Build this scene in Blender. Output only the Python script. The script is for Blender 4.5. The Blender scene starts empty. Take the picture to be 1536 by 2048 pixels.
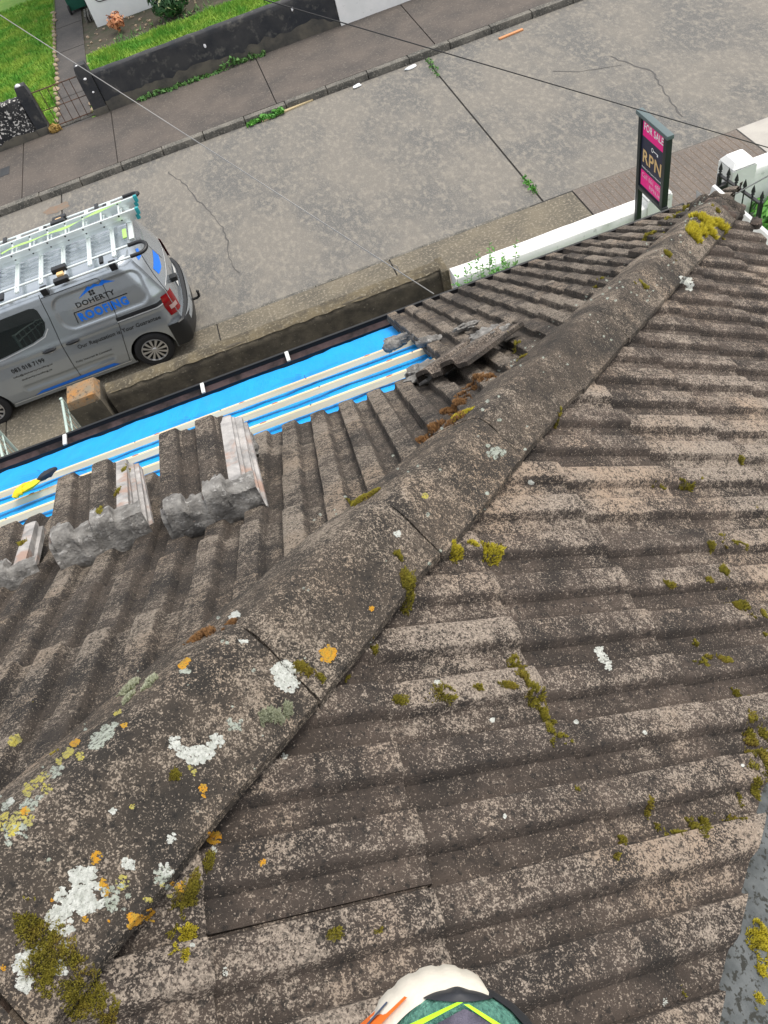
import bpy, bmesh, math, random
import numpy as np
from mathutils import Vector, Matrix, noise
from mathutils.bvhtree import BVHTree
from mathutils.geometry import tessellate_polygon
R = math.radians
rng = random.Random(7)
sc = bpy.context.scene
col = sc.collection

# ------------------------------------------------------------------ camera
CAM = Vector((0, 0, 7.647))
FPX, PITCH, ROLL, YAW = 1546.66, R(51.703), R(-20.401), R(0.0713)
fw = Vector((math.sin(YAW)*math.cos(PITCH), math.cos(YAW)*math.cos(PITCH), -math.sin(PITCH)))
r0 = Vector((math.cos(YAW), -math.sin(YAW), 0)); u0 = r0.cross(fw)
rt = math.cos(ROLL)*r0 + math.sin(ROLL)*u0
up = -math.sin(ROLL)*r0 + math.cos(ROLL)*u0
cam = bpy.data.cameras.new('camera')
camo = bpy.data.objects.new('camera', cam); col.objects.link(camo)
camo.matrix_world = Matrix(((rt.x, up.x, -fw.x, CAM.x), (rt.y, up.y, -fw.y, CAM.y), (rt.z, up.z, -fw.z, CAM.z), (0, 0, 0, 1)))
cam.sensor_fit = 'HORIZONTAL'; cam.sensor_width = 36; cam.lens = FPX/1536*36
cam.clip_start = .02; cam.clip_end = 600
sc.camera = camo
# ------------------------------------------------------------------ light
SUN_EL, SUN_AZ = R(66), R(78)          # azimuth measured from +Y towards +X
w = bpy.data.worlds.new("World"); sc.world = w; w.use_nodes = True
nt = w.node_tree; bg = nt.nodes['Background']
sky = nt.nodes.new('ShaderNodeTexSky'); sky.sky_type = 'NISHITA'; sky.sun_disc = False
sky.sun_elevation = SUN_EL; sky.sun_rotation = SUN_AZ; sky.air_density = .7; sky.dust_density = 7.0; sky.ozone_density = 1.0
cl = nt.nodes.new('ShaderNodeMix'); cl.data_type = 'RGBA'; cl.inputs[0].default_value = .72      # thin even cloud over the sky
cl.inputs[7].default_value = (7.0, 7.1, 7.3, 1); nt.links.new(sky.outputs[0], cl.inputs[6])
nt.links.new(cl.outputs[2], bg.inputs[0]); bg.inputs[1].default_value = 0.12
sl = bpy.data.lights.new('sun', 'SUN'); sl.energy = 1.5; sl.angle = R(22); sl.color = (1, .95, .87)
so = bpy.data.objects.new('sun', sl); col.objects.link(so)
sd = Vector((math.sin(SUN_AZ)*math.cos(SUN_EL), math.cos(SUN_AZ)*math.cos(SUN_EL), math.sin(SUN_EL)))
so.rotation_euler = sd.to_track_quat('Z', 'Y').to_euler(); so.location = (6, 8, 20)
vs = sc.view_settings; vs.view_transform = 'Standard'; vs.look = 'None'; vs.gamma = 1; vs.exposure = 0.75
try: vs.use_curve_mapping = False
except Exception: pass
sc.cycles.max_bounces = 6

# ------------------------------------------------------------------ helpers
def ray(u, v): return ((u-768)*rt - (v-1024)*up + FPX*fw).normalized()
def onZ(u, v, z=0): d = ray(u, v); return CAM + d*((z-CAM.z)/d.z)
def onY(u, v, y): d = ray(u, v); return CAM + d*(y/d.y)

def mat(name, c, rough=.8, metal=0, spec=.5, coat=0, c2=None, scale=6, c3=None, scale3=90, thr3=(.58, .64), bump=0, bscale=80, detail=4, stretch=None, trans=0, c4=None, scale4=60, thr4=(.56, .66), attr=None, c_attr=None, mid=(.38, .62)):
    m = bpy.data.materials.new(name); m.use_nodes = True
    t = m.node_tree; N = t.nodes; L = t.links; b = N['Principled BSDF']
    b.inputs['Roughness'].default_value = rough; b.inputs['Metallic'].default_value = metal
    b.inputs['Specular IOR Level'].default_value = spec; b.inputs['Coat Weight'].default_value = coat
    b.inputs['Transmission Weight'].default_value = trans
    b.inputs['Base Color'].default_value = (*c, 1)
    geo = N.new('ShaderNodeNewGeometry'); src = geo.outputs['Position']
    if stretch:
        mp = N.new('ShaderNodeMapping'); mp.inputs['Scale'].default_value = stretch; L.new(src, mp.inputs['Vector']); src = mp.outputs[0]
    def nz(s, d=detail, vec=None):
        n = N.new('ShaderNodeTexNoise'); n.inputs['Scale'].default_value = s; n.inputs['Detail'].default_value = d; n.inputs['Roughness'].default_value = .62
        L.new(vec or src, n.inputs['Vector']); return n.outputs['Fac']
    def mr(x, a, bb):
        n = N.new('ShaderNodeMapRange'); n.inputs[1].default_value = a; n.inputs[2].default_value = bb; L.new(x, n.inputs[0]); return n.outputs[0]
    def mx(f, a, bb):
        n = N.new('ShaderNodeMix'); n.data_type = 'RGBA'
        L.new(f, n.inputs[0])
        for s, q in ((6, a), (7, bb)):
            if isinstance(q, tuple): n.inputs[s].default_value = (*q, 1)
            else: L.new(q, n.inputs[s])
        return n.outputs[2]
    cur = c
    if c2: cur = mx(mr(nz(scale), *mid), cur, c2)
    if c3: cur = mx(mr(nz(scale3, 3), *thr3), cur, c3)
    if c4: cur = mx(mr(nz(scale4, 3), *thr4), cur, c4)
    if attr:
        a = N.new('ShaderNodeAttribute'); a.attribute_name = attr; cur = mx(a.outputs['Fac'], cur, c_attr)
    if not isinstance(cur, tuple): L.new(cur, b.inputs['Base Color'])
    if bump:
        bp = N.new('ShaderNodeBump'); bp.inputs['Strength'].default_value = bump; bp.inputs['Distance'].default_value = .01
        L.new(nz(bscale, 5), bp.inputs['Height']); L.new(bp.outputs[0], b.inputs['Normal'])
    return m

def mat_tile(name, dark, dark2, light, lo=.50, rib_gain=.08, fine=350):
    """weathered concrete: dark base, pale lichen specks of several sizes, more on ribs and tail edges, fewer in creases and under laps"""
    m = bpy.data.materials.new(name); m.use_nodes = True
    t = m.node_tree; N = t.nodes; L = t.links; b = N['Principled BSDF']
    b.inputs['Roughness'].default_value = .93; b.inputs['Specular IOR Level'].default_value = .25
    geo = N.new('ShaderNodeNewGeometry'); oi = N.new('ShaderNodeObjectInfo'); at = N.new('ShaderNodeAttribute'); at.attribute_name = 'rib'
    def nz(s, d, r=.6):
        n = N.new('ShaderNodeTexNoise'); n.inputs['Scale'].default_value = s; n.inputs['Detail'].default_value = d; n.inputs['Roughness'].default_value = r
        L.new(geo.outputs['Position'], n.inputs['Vector']); return n.outputs['Fac']
    def op(o, a, bb, cc=None):
        n = N.new('ShaderNodeMath'); n.operation = o
        for i, q in enumerate((a, bb, cc)):
            if q is None: continue
            if isinstance(q, (int, float)): n.inputs[i].default_value = q
            else: L.new(q, n.inputs[i])
        return n.outputs[0]
    def mr(x, a, bb, smooth=False):
        n = N.new('ShaderNodeMapRange'); n.inputs[1].default_value = a; n.inputs[2].default_value = bb; L.new(x, n.inputs[0]); return n.outputs[0]
    def mx(f, a, bb):
        n = N.new('ShaderNodeMix'); n.data_type = 'RGBA'; L.new(f, n.inputs[0])
        for s, q in ((6, a), (7, bb)):
            if isinstance(q, tuple): n.inputs[s].default_value = (*q, 1)
            else: L.new(q, n.inputs[s])
        return n.outputs[2]
    big, midn, sm = nz(4.5, 4), nz(26, 4), nz(fine, 2, .6)
    sm2 = nz(fine*.36, 3, .65)
    sm = op('ADD', op('MULTIPLY', sm, .56), op('MULTIPLY', sm2, .44))
    grow = op('ADD', op('MULTIPLY', op('SUBTRACT', big, .5), .38), op('MULTIPLY', op('SUBTRACT', midn, .5), .30))
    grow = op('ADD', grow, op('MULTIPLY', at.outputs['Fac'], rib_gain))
    grow = op('ADD', grow, op('MULTIPLY', op('SUBTRACT', oi.outputs['Random'], .5), .12))
    v = op('ADD', sm, grow)
    mask = mr(v, lo, lo+.06)
    base = mx(mr(nz(9, 4), .35, .65), dark, dark2)
    lt = mx(mr(nz(fine*.7, 2), .38, .62), light, tuple(x*.45 for x in light))
    warm = mx(mr(nz(3.1, 3), .50, .72), lt, (light[0]*.95, light[1]*.86, light[2]*.77))
    c = mx(op('MULTIPLY', mask, .93), base, warm)
    blk = mr(nz(90, 4), .56, .63)
    c = mx(op('MULTIPLY', blk, .7), c, (.022, .021, .020))
    brt = mr(nz(fine*.8, 2), .63, .69)
    c = mx(op('MULTIPLY', brt, .55), c, tuple(min(.75, x*1.35) for x in light))
    L.new(c, b.inputs['Base Color'])
    bp = N.new('ShaderNodeBump'); bp.inputs['Strength'].default_value = .9; bp.inputs['Distance'].default_value = .005
    L.new(op('ADD', nz(fine*1.1, 4, .7), op('MULTIPLY', nz(30, 3), .8)), bp.inputs['Height']); L.new(bp.outputs[0], b.inputs['Normal'])
    return m

def wl(o):
    v = Vector()
    while o is not None: v = v + o.location; o = o.parent
    return v

class MB:
    def __init__(s): s.v = []; s.f = []; s.m = []; s.at = {}
    def add(s, vs, fs, mi=0):
        k = len(s.v); s.v += [tuple(x) for x in vs]
        for f in fs: s.f.append(tuple(k+i for i in f)); s.m.append(mi)
        return k
    def obox(s, c, a, b, d, mi=0, taper=1.0):
        c, a, b, d = (Vector(x) for x in (c, a, b, d))
        vs = [c-a-b-d, c+a-b-d, c+a+b-d, c-a+b-d] + [c+(-a-b)*taper+d, c+(a-b)*taper+d, c+(a+b)*taper+d, c+(-a+b)*taper+d]
        s.add(vs, [(3, 2, 1, 0), (4, 5, 6, 7), (0, 1, 5, 4), (1, 2, 6, 5), (2, 3, 7, 6), (3, 0, 4, 7)], mi)
    def box(s, x0, x1, y0, y1, z0, z1, mi=0, bev=0):
        if bev:
            bm = bmesh.new(); bmesh.ops.create_cube(bm, size=1)
            for v in bm.verts: v.co = Vector(((x0+x1)/2+v.co.x*(x1-x0), (y0+y1)/2+v.co.y*(y1-y0), (z0+z1)/2+v.co.z*(z1-z0)))
            bmesh.ops.bevel(bm, geom=bm.edges[:], offset=bev, segments=2, affect='EDGES', profile=.6)
            s.addbm(bm, mi); bm.free(); return
        s.obox(((x0+x1)/2, (y0+y1)/2, (z0+z1)/2), ((x1-x0)/2, 0, 0), (0, (y1-y0)/2, 0), (0, 0, (z1-z0)/2), mi)
    def addbm(s, bm, mi=0):
        bm.verts.index_update(); s.add([v.co for v in bm.verts], [[v.index for v in f.verts] for f in bm.faces], mi)
    def grid(s, rows, mi=0, closed=False):
        n = len(rows[0]); k = s.add([p for r in rows for p in r], [])
        for i in range(len(rows)-1):
            for j in range(n if closed else n-1):
                j2 = (j+1) % n
                s.f.append((k+i*n+j, k+i*n+j2, k+(i+1)*n+j2, k+(i+1)*n+j)); s.m.append(mi)
        return k
    def tube(s, pts, r, seg=8, mi=0, caps=True):
        pts = [Vector(p) for p in pts]; rows = []; n = len(pts)
        rr = r if isinstance(r, (list, tuple)) else [r]*n
        pn = None
        for i, p in enumerate(pts):
            t = (pts[min(i+1, n-1)]-pts[max(i-1, 0)]).normalized()
            a = pn if pn is not None else (Vector((0, 0, 1)) if abs(t.z) < .9 else Vector((1, 0, 0)))
            a = (a - t*a.dot(t)).normalized(); pn = a; b = t.cross(a)
            rows.append([p+(a*math.cos(q)+b*math.sin(q))*rr[i] for q in [2*math.pi*j/seg for j in range(seg)]])
        k = s.grid(rows, mi, True)
        if caps: s.f += [tuple(k+j for j in range(seg))[::-1], tuple(k+(n-1)*seg+j for j in range(seg))]; s.m += [mi, mi]
    def lathe(s, prof, c, ax='y', seg=24, mi=0):
        rows = []
        for (r, h) in prof:
            row = []
            for j in range(seg):
                q = 2*math.pi*j/seg; x, y = r*math.cos(q), r*math.sin(q)
                row.append({'y': (c[0]+x, c[1]+h, c[2]+y), 'z': (c[0]+x, c[1]+y, c[2]+h), 'x': (c[0]+h, c[1]+x, c[2]+y)}[ax])
            rows.append(row)
        s.grid(rows, mi, True)
    def ell(s, c, ax, seg=10, rings=6, mi=0, rot=None, jit=0):
        rows = []
        for i in range(rings+1):
            th = math.pi*i/rings; row = []
            for j in range(seg):
                q = 2*math.pi*j/seg; p = Vector((ax[0]*math.sin(th)*math.cos(q), ax[1]*math.sin(th)*math.sin(q), ax[2]*math.cos(th)))
                if jit: p = p*(1+jit*(noise.noise(p*9/max(ax)+Vector(c)*13)))
                if rot is not None: p = rot @ p
                row.append(Vector(c)+p)
            rows.append(row)
        s.grid(rows, mi, True)
    def build(s, name, mats, parent=None, smooth=None, loc=None):
        me = bpy.data.meshes.new(name)
        base = wl(parent) if parent is not None else Vector()
        off = Vector(loc) if loc is not None else Vector()
        V = [tuple(Vector(v)-base-off) for v in s.v]
        me.from_pydata(V, [], s.f)
        for m in (mats if isinstance(mats, (list, tuple)) else [mats]): me.materials.append(m)
        me.polygons.foreach_set('material_index', s.m)
        if smooth is not None:
            me.shade_smooth()
            if smooth < 180: me.set_sharp_from_angle(angle=R(smooth))
        for k, vals in s.at.items():
            a = me.attributes.new(k, 'FLOAT', 'POINT'); a.data.foreach_set('value', vals)
        me.update()
        o = bpy.data.objects.new(name, me); col.objects.link(o)
        o.location = off
        if parent is not None: o.parent = parent
        return o

def tag(o, label=None, cat=None, group=None, kind=None):
    if label: o['label'] = label
    if cat: o['category'] = cat
    if group: o['group'] = group
    if kind: o['kind'] = kind
    return o
def thing(name, label, cat, loc, group=None):
    o = bpy.data.objects.new(name, None); col.objects.link(o); o.location = loc; o.empty_display_size = .2
    return tag(o, label, cat, group)
def xy(p, z=0): return (p[0], p[1], z)
def text_poly(s, shear=0, bold=.0):
    cu = bpy.data.curves.new('lettering', 'FONT'); cu.body = s; cu.size = 1; cu.shear = shear; cu.resolution_u = 3; cu.offset = bold; cu.space_character = 1+bold*4
    o = bpy.data.objects.new('lettering', cu); col.objects.link(o)
    me = bpy.data.meshes.new_from_object(o.evaluated_get(bpy.context.evaluated_depsgraph_get()))
    vs = [tuple(v.co) for v in me.vertices]; fs = [tuple(p.vertices) for p in me.polygons]
    bpy.data.objects.remove(o); bpy.data.curves.remove(cu); bpy.data.meshes.remove(me)
    x0 = min(v[0] for v in vs); x1 = max(v[0] for v in vs); y0 = min(v[1] for v in vs); y1 = max(v[1] for v in vs)
    return [((v[0]-x0)/(x1-x0), (v[1]-y0)/(y1-y0)) for v in vs], fs

# ------------------------------------------------------------------ materials
M = {}
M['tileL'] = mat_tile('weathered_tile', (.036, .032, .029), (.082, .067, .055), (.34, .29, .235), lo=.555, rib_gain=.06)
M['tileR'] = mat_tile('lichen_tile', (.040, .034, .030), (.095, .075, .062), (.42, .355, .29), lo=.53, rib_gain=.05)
M['hip'] = mat_tile('hip_tile_concrete', (.038, .034, .030), (.090, .073, .058), (.41, .345, .275), lo=.56, rib_gain=0)
M['fresh'] = mat('clean_tile_edge', (.44, .425, .41), .9, c2=(.24, .235, .23), scale=18, c3=(.34, .24, .195), scale3=14, thr3=(.52, .66), bump=.6, bscale=60)
M['mortar'] = mat('grey_mortar', (.27, .262, .245), .95, c2=(.125, .12, .112), scale=24, c3=(.42, .41, .39), scale3=55, thr3=(.58, .70), bump=1, bscale=90)
M['bed'] = mat('brown_mortar', (.105, .072, .055), .95, c2=(.045, .038, .033), scale=14, c3=(.20, .15, .12), scale3=70, thr3=(.6, .66), bump=.9, bscale=60)
M['felt'] = mat('blue_membrane', (.002, .31, .80), .5, spec=.3, c2=(.002, .35, .86), scale=2.2, bump=.5, bscale=6, stretch=(7, 1, 1))
M['print'] = mat('membrane_print', (.003, .07, .34), .5)
M['wood'] = mat('pale_timber', (.68, .50, .29), .85, c2=(.74, .60, .40), scale=3, stretch=(1, 14, 14), c3=(.42, .20, .09), scale3=5, thr3=(.74, .78), bump=.2, bscale=30)
M['knot'] = mat('timber_knot', (.36, .13, .05), .7)
M['deck'] = mat('old_boarding', (.06, .05, .045), .9)
M['gut_b'] = mat('black_gutter_plastic', (.012, .013, .014), .45, spec=.4)
M['gut_in'] = mat('dirty_gutter_inside', (.085, .055, .055), .9, c2=(.02, .015, .015), scale=9)
M['gut_w'] = mat('white_plastic', (.72, .73, .72), .4, c2=(.58, .59, .57), scale=4)
M['render'] = mat('grey_render', (.45, .44, .42), .9, c2=(.36, .35, .33), scale=3, bump=.3)
M['lead'] = mat('grey_lead', (.052, .060, .062), .85, c2=(.11, .12, .122), scale=16, c3=(.025, .026, .022), scale3=85, thr3=(.54, .60), bump=.5, bscale=70)
M['road'] = mat('worn_concrete_road', (.165, .153, .133), .9, c2=(.112, .110, .104), scale=.8, c3=(.235, .215, .18), scale3=13, thr3=(.48, .72), c4=(.255, .24, .21), scale4=60, thr4=(.54, .72), bump=.6, bscale=40, mid=(.42, .60), stretch=(1, .55, 1))
M['pave'] = mat('brown_grey_paving', (.105, .088, .075), .9, c2=(.068, .060, .054), scale=.9, c3=(.15, .13, .11), scale3=26, thr3=(.56, .68), bump=.4, bscale=40)
M['pave_n'] = mat('gritty_tan_paving', (.155, .135, .098), .95, c2=(.10, .09, .07), scale=1.6, c3=(.24, .21, .16), scale3=24, thr3=(.52, .64), bump=.5, bscale=40)
M['kerb'] = mat('pale_kerb', (.15, .14, .12), .9, c2=(.07, .068, .06), scale=3, c3=(.25, .235, .20), scale3=30, thr3=(.55, .65), bump=.5)
M['joint'] = mat('dirty_joint', (.035, .033, .03), .95)
M['crack'] = mat('sealed_crack', (.075, .072, .068), .8)
M['soil'] = mat('brown_soil', (.085, .068, .05), .95, c2=(.05, .055, .03), scale=3, c3=(.17, .15, .12), scale3=12, thr3=(.66, .72), bump=.8, bscale=20)
M['yard'] = mat('dark_damp_concrete', (.062, .055, .047), .9, c2=(.04, .036, .032), scale=2.5, c3=(.12, .105, .085), scale3=25, thr3=(.58, .68), bump=.4)
M['path'] = mat('dark_path_concrete', (.085, .076, .07), .9, c2=(.06, .056, .054), scale=1.5, c3=(.15, .135, .12), scale3=20, thr3=(.6, .7), bump=.3)
M['turf'] = mat('grass_soil', (.09, .19, .025), .95, c2=(.13, .22, .035), scale=3)
M['grass'] = mat('grass_blades', (.12, .34, .035), .8, c2=(.30, .45, .06), scale=1.6, c3=(.42, .38, .12), scale3=3.0, thr3=(.64, .74))
M['dark_wall'] = mat('black_stained_render', (.022, .025, .030), .9, c2=(.046, .046, .047), scale=1.8, c3=(.13, .125, .11), scale3=5, thr3=(.56, .78), bump=.6, bscale=25)
M['wall_foot'] = mat('bare_wall_foot', (.12, .108, .085), .9, c2=(.06, .058, .052), scale=2.5, bump=.5)
M['dash'] = mat('pebble_dash', (.016, .017, .019), .9, c2=(.04, .04, .04), scale=4, c3=(.62, .60, .56), scale3=17, thr3=(.56, .60), bump=1, bscale=18)
M['white_wall'] = mat('white_masonry_paint', (.82, .82, .80), .75, c2=(.75, .76, .74), scale=2, c3=(.50, .51, .49), scale3=9, thr3=(.66, .78), bump=.4, bscale=14)
M['white_house'] = mat('pale_house_paint', (.88, .90, .89), .8, c2=(.82, .85, .85), scale=2, bump=.2)
M['moss_wall'] = mat('mossy_wall_render', (.125, .102, .062), .95, c2=(.065, .055, .038), scale=4, c3=(.20, .175, .125), scale3=28, thr3=(.54, .66), bump=.8, bscale=30)
M['algae'] = mat('algae_wall_face', (.05, .043, .032), .95, c2=(.10, .085, .06), scale=4.5, c3=(.19, .165, .125), scale3=20, thr3=(.62, .72), bump=.8, bscale=30)
M['orange_l'] = mat('lichen_pier_top', (.20, .165, .115), .95, c2=(.34, .17, .055), scale=5, c3=(.10, .085, .065), scale3=20, thr3=(.55, .66), bump=.8, bscale=30)
M['rust'] = mat('rusty_iron', (.13, .065, .04), .8, c2=(.06, .04, .03), scale=6)
M['iron'] = mat('black_iron', (.012, .013, .015), .5)
M['galv'] = mat('pale_green_steel', (.45, .56, .50), .45, c2=(.38, .47, .43), scale=8)
M['wire_w'] = mat('pale_cable', (.26, .25, .235), .6)
M['wire_b'] = mat('dark_cable', (.02, .02, .021), .6)
M['van'] = mat('silver_grey_paint', (.43, .475, .515), .24, metal=.65, coat=.8)
M['black'] = mat('black_plastic', (.012, .013, .014), .5)
M['rubber'] = mat('tyre_rubber', (.014, .014, .015), .8)
M['rim'] = mat('wheel_silver', (.62, .63, .64), .3, metal=.8)
M['glass'] = mat('dark_glass', (.006, .012, .013), .05, spec=.7, coat=.3)
M['alu'] = mat('aluminium', (.74, .80, .79), .34, metal=.55)
M['seam'] = mat('panel_gap', (.018, .02, .022), .6)
M['blue'] = mat('blue_vinyl', (.008, .17, .74), .4)
M['ink'] = mat('black_vinyl', (.010, .011, .013), .4)
M['red'] = mat('red_lens', (.20, .004, .008), .15, coat=.5)
M['clear'] = mat('clear_lens', (.42, .30, .28), .15)
M['trim_and_highlight'] = mat('bright_trim_and_highlight', (.82, .84, .85), .25, metal=.5)  # real trim, and the painted highlight strips on crease and sill
M['plate'] = mat('number_plate', (.75, .76, .74), .4)
M['lime'] = mat('lime_strap', (.36, .58, .16), .6)
M['teal'] = mat('teal_plastic', (.02, .30, .33), .5)
M['yellow'] = mat('yellow_nylon', (.80, .56, .006), .6)
M['pink'] = mat('magenta_print', (.90, .002, .26), .45)
M['navy'] = mat('navy_print', (.012, .016, .05), .45)
M['white'] = mat('white_print', (.85, .85, .86), .5)
M['pinkt'] = mat('pale_pink_print', (.86, .40, .58), .5)
M['gold'] = mat('gold_print', (.72, .48, .22), .45)
M['sblack'] = mat('black_sign_frame', (.014, .020, .022), .5)
M['stop'] = mat('weathered_sign_top', (.10, .135, .14), .7)
M['moss'] = mat('yellow_green_moss', (.045, .042, .006), .9, c2=(.11, .095, .010), scale=30, c3=(.13, .07, .02), scale3=22, thr3=(.52, .66), attr='tip', c_attr=(.32, .28, .025))
M['mossy'] = mat('bright_yellow_moss', (.10, .085, .008), .9, c2=(.38, .33, .010), scale=40, attr='tip', c_attr=(.62, .53, .04))
M['mossb'] = mat('rusty_brown_moss', (.07, .032, .012), .9, c2=(.17, .075, .02), scale=40, attr='tip', c_attr=(.30, .16, .06))
M['cush'] = mat('grey_green_moss', (.075, .10, .018), .9, c2=(.12, .14, .03), scale=30, attr='tip', c_attr=(.50, .52, .40))
M['lw'] = mat('white_lichen', (.60, .62, .58), .95, c2=(.40, .42, .38), scale=150, c3=(.13, .12, .11), scale3=260, thr3=(.60, .66), bump=.8, bscale=200)
M['lo'] = mat('orange_lichen', (.56, .26, .012), .95, c2=(.42, .26, .03), scale=120, c3=(.12, .09, .05), scale3=260, thr3=(.58, .64), bump=.8, bscale=200)
M['ly'] = mat('yellow_green_lichen', (.42, .36, .06), .95, c2=(.30, .28, .10), c3=(.10, .09, .06), scale3=240, thr3=(.55, .62), scale=90, bump=.8, bscale=120)
M['lg'] = mat('grey_green_lichen', (.36, .39, .34), .95, c2=(.25, .28, .23), c3=(.09, .09, .08), scale3=240, thr3=(.52, .60), scale=90, bump=.8, bscale=120)
M['leaf'] = mat('fresh_leaf', (.045, .20, .02), .6, c2=(.10, .30, .035), scale=9)
M['weed'] = mat('weed_leaf', (.06, .17, .04), .7, c2=(.12, .25, .06), scale=12)
M['dleaf'] = mat('dark_shrub_leaf', (.018, .07, .02), .6, c2=(.035, .10, .03), scale=9)
M['bloom'] = mat('cream_bloom', (.62, .62, .36), .7)
M['oleaf'] = mat('orange_leaf', (.55, .20, .09), .7, c2=(.62, .32, .16), scale=9)
M['twig'] = mat('brown_twig', (.12, .08, .05), .9)
M['bin'] = mat('green_bin_plastic', (.008, .085, .055), .5)
M['paper'] = mat('pale_litter', (.75, .78, .80), .7)
M['stick'] = mat('pale_wood_lath', (.52, .42, .25), .8)
M['ostick'] = mat('orange_wood', (.55, .25, .11), .8)
M['stone'] = mat('edging_stone', (.38, .29, .20), .9, c2=(.28, .22, .16), scale=5)
M['iron_lid'] = mat('dark_iron_lid', (.035, .038, .042), .7)
M['sole'] = mat('white_rubber_sole', (.60, .56, .48), .6, bump=.2, bscale=60)
M['mesh_m'] = mat('mint_mesh', (.20, .52, .40), .85, bump=1, bscale=420, c2=(.08, .25, .20), scale=300)
M['neon'] = mat('neon_trim', (.42, .90, .015), .6)
M['suede'] = mat('purple_grey_cloth', (.125, .115, .155), .95, c2=(.06, .056, .08), scale=45, bump=.8, bscale=90)
M['orange'] = mat('orange_cloth', (.82, .16, .012), .8)
M['navyc'] = mat('slate_blue_cloth', (.06, .085, .15), .85)
M['toe'] = mat('black_toe_rubber', (.016, .018, .024), .6)

# ------------------------------------------------------------------ setting
def sheet(name, x0, x1, y0, y1, z, m, kind='structure', parent=None):
    b = MB(); b.add([(x0, y0, z), (x1, y0, z), (x1, y1, z), (x0, y1, z)], [(0, 1, 2, 3)]); o = b.build(name, m, parent)
    if kind and parent is None: o['kind'] = kind
    return o
sheet('ground', -300, 300, -300, 300, -.16, M['soil'])
# the road: cast concrete slabs with open joints
road = MB(); road.box(-60, 60, 11.05, 17.45, -.155, -.05); road = road.build('road', M['joint']); road['kind'] = 'structure'
xs = [-38, -29.5, -21, -12.6, -4.15, 4.30, 12.75, 21.2, 29.6, 38]
for i in range(len(xs)-1):
    b = MB(); b.box(xs[i]+.018, xs[i+1]-.018, 11.06, 17.44, -.05, -.03); b.build('slab', M['road'], road)
# far footpath with kerb
fp = MB(); fp.box(-60, 60, 17.62, 20.36, -.15, .07); fp = fp.build('far_footpath', M['joint']); fp['kind'] = 'structure'
ps = [-27.1, -23.4, -19.8, -16.1, -12.4, -8.7, -4.99, -2.76, .93, 4.62, 8.3, 12, 15.7, 19.4, 23.1]
for i in range(len(ps)-1):
    b = MB(); b.box(ps[i]+.012, ps[i+1]-.012, 17.625, 20.35, .07, .10); b.build('paving_slab', M['pave'], fp)
for i in range(34):
    x = -16 + i*.95
    b = MB(); dz = rng.uniform(-.008, .008); dy = rng.uniform(-.012, .012)
    b.box(x+.006, x+.944, 17.45+dy, 17.62, -.15, .105+dz, bev=.022); b.build('kerb_stone', M['kerb'], fp, 40)
# near footpath
nf = MB(); nf.box(-60, 60, 9.36, 11.05, -.15, -.02); nf = nf.build('near_footpath', M['joint']); nf['kind'] = 'structure'
ns = [-20, -16.3, -12.6, -8.9, -5.2, -1.5, 1.55, 4.79]
for i in range(len(ns)-1):
    b = MB(); b.box(ns[i]+.012, ns[i+1]-.012, 9.36, 10.99, -.02, .0); b.build('paving_slab', M['pave_n'], nf)
b = MB(); b.box(4.81, 7.70, 9.36, 11.02, -.02, -.004); b.build('paving_slab', mat('pinkish_crossing', (.15, .125, .105), .9, c2=(.115, .10, .088), scale=2, c3=(.22, .19, .16), scale3=30, thr3=(.54, .68), bump=.4), nf)
b = MB(); b.box(7.72, 22, 9.36, 11.02, -.02, .004); b.build('paving_slab', mat('pale_new_paving', (.42, .40, .36), .9, c2=(.36, .34, .31), scale=3, bump=.3), nf)
for i in range(24):
    x = -14+i*.95
    if x+.9 > 4.8: break
    b = MB(); b.box(x+.004, x+.946, 10.99, 11.055, -.15, .004+rng.uniform(-.004, .004), bev=.012); b.build('kerb_stone', M['kerb'], nf, 40)
b = MB()   # brush grooves of the dropped crossing
for i in range(26): b.box(4.95+i*.105, 4.958+i*.105, 9.5, 10.95, -.004, -.0025)
b.build('groove_lines', M['twig'], nf)
sheet('front_yard', -14, 12, 2.5, 9.36, -.02, M['yard'])
# cracks and small marks in the road
def crack(name, pts, wdt, m, z=-.03, label=None):
    b = MB(); P = []
    for i in range(len(pts)-1):
        a, c = Vector(pts[i]), Vector(pts[i+1]); n = max(2, int((c-a).length/.12))
        for k in range(n): P.append(a.lerp(c, k/n)+Vector((rng.uniform(-.025, .025), rng.uniform(-.02, .02))))
    P.append(Vector(pts[-1])); rows = []
    for i, p in enumerate(P):
        t = (P[min(i+1, len(P)-1)]-P[max(i-1, 0)]).normalized(); n = Vector((-t.y, t.x)); h = wdt*rng.uniform(.3, 1)
        rows.append([(p.x-n.x*h, p.y-n.y*h, z+.004), (p.x+n.x*h, p.y+n.y*h, z+.004)])
    b.grid(rows); return b.build(name, m, road)
crack('crack', [(-1.76, 16.7), (-1.72, 16.5), (-1.45, 15.93), (-1.33, 15.21), (-1.04, 14.3), (-.94, 13.58), (-1.0, 12.65), (-.9, 12.2)], .014, M['crack'])
crack('crack', [(7.29, 14.76), (7.44, 14.22), (7.62, 13.68), (7.5, 13.19), (7.34, 12.43), (7.27, 11.95)], .022, M['crack'])
crack('crack', [(6.2, 15.0), (6.6, 14.6), (7.3, 14.3)], .014, M['crack'])
crack('crack', [(1.55, 10.98), (1.7, 10.2), (1.8, 9.4)], .012, M['crack'], z=-.002)
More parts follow.
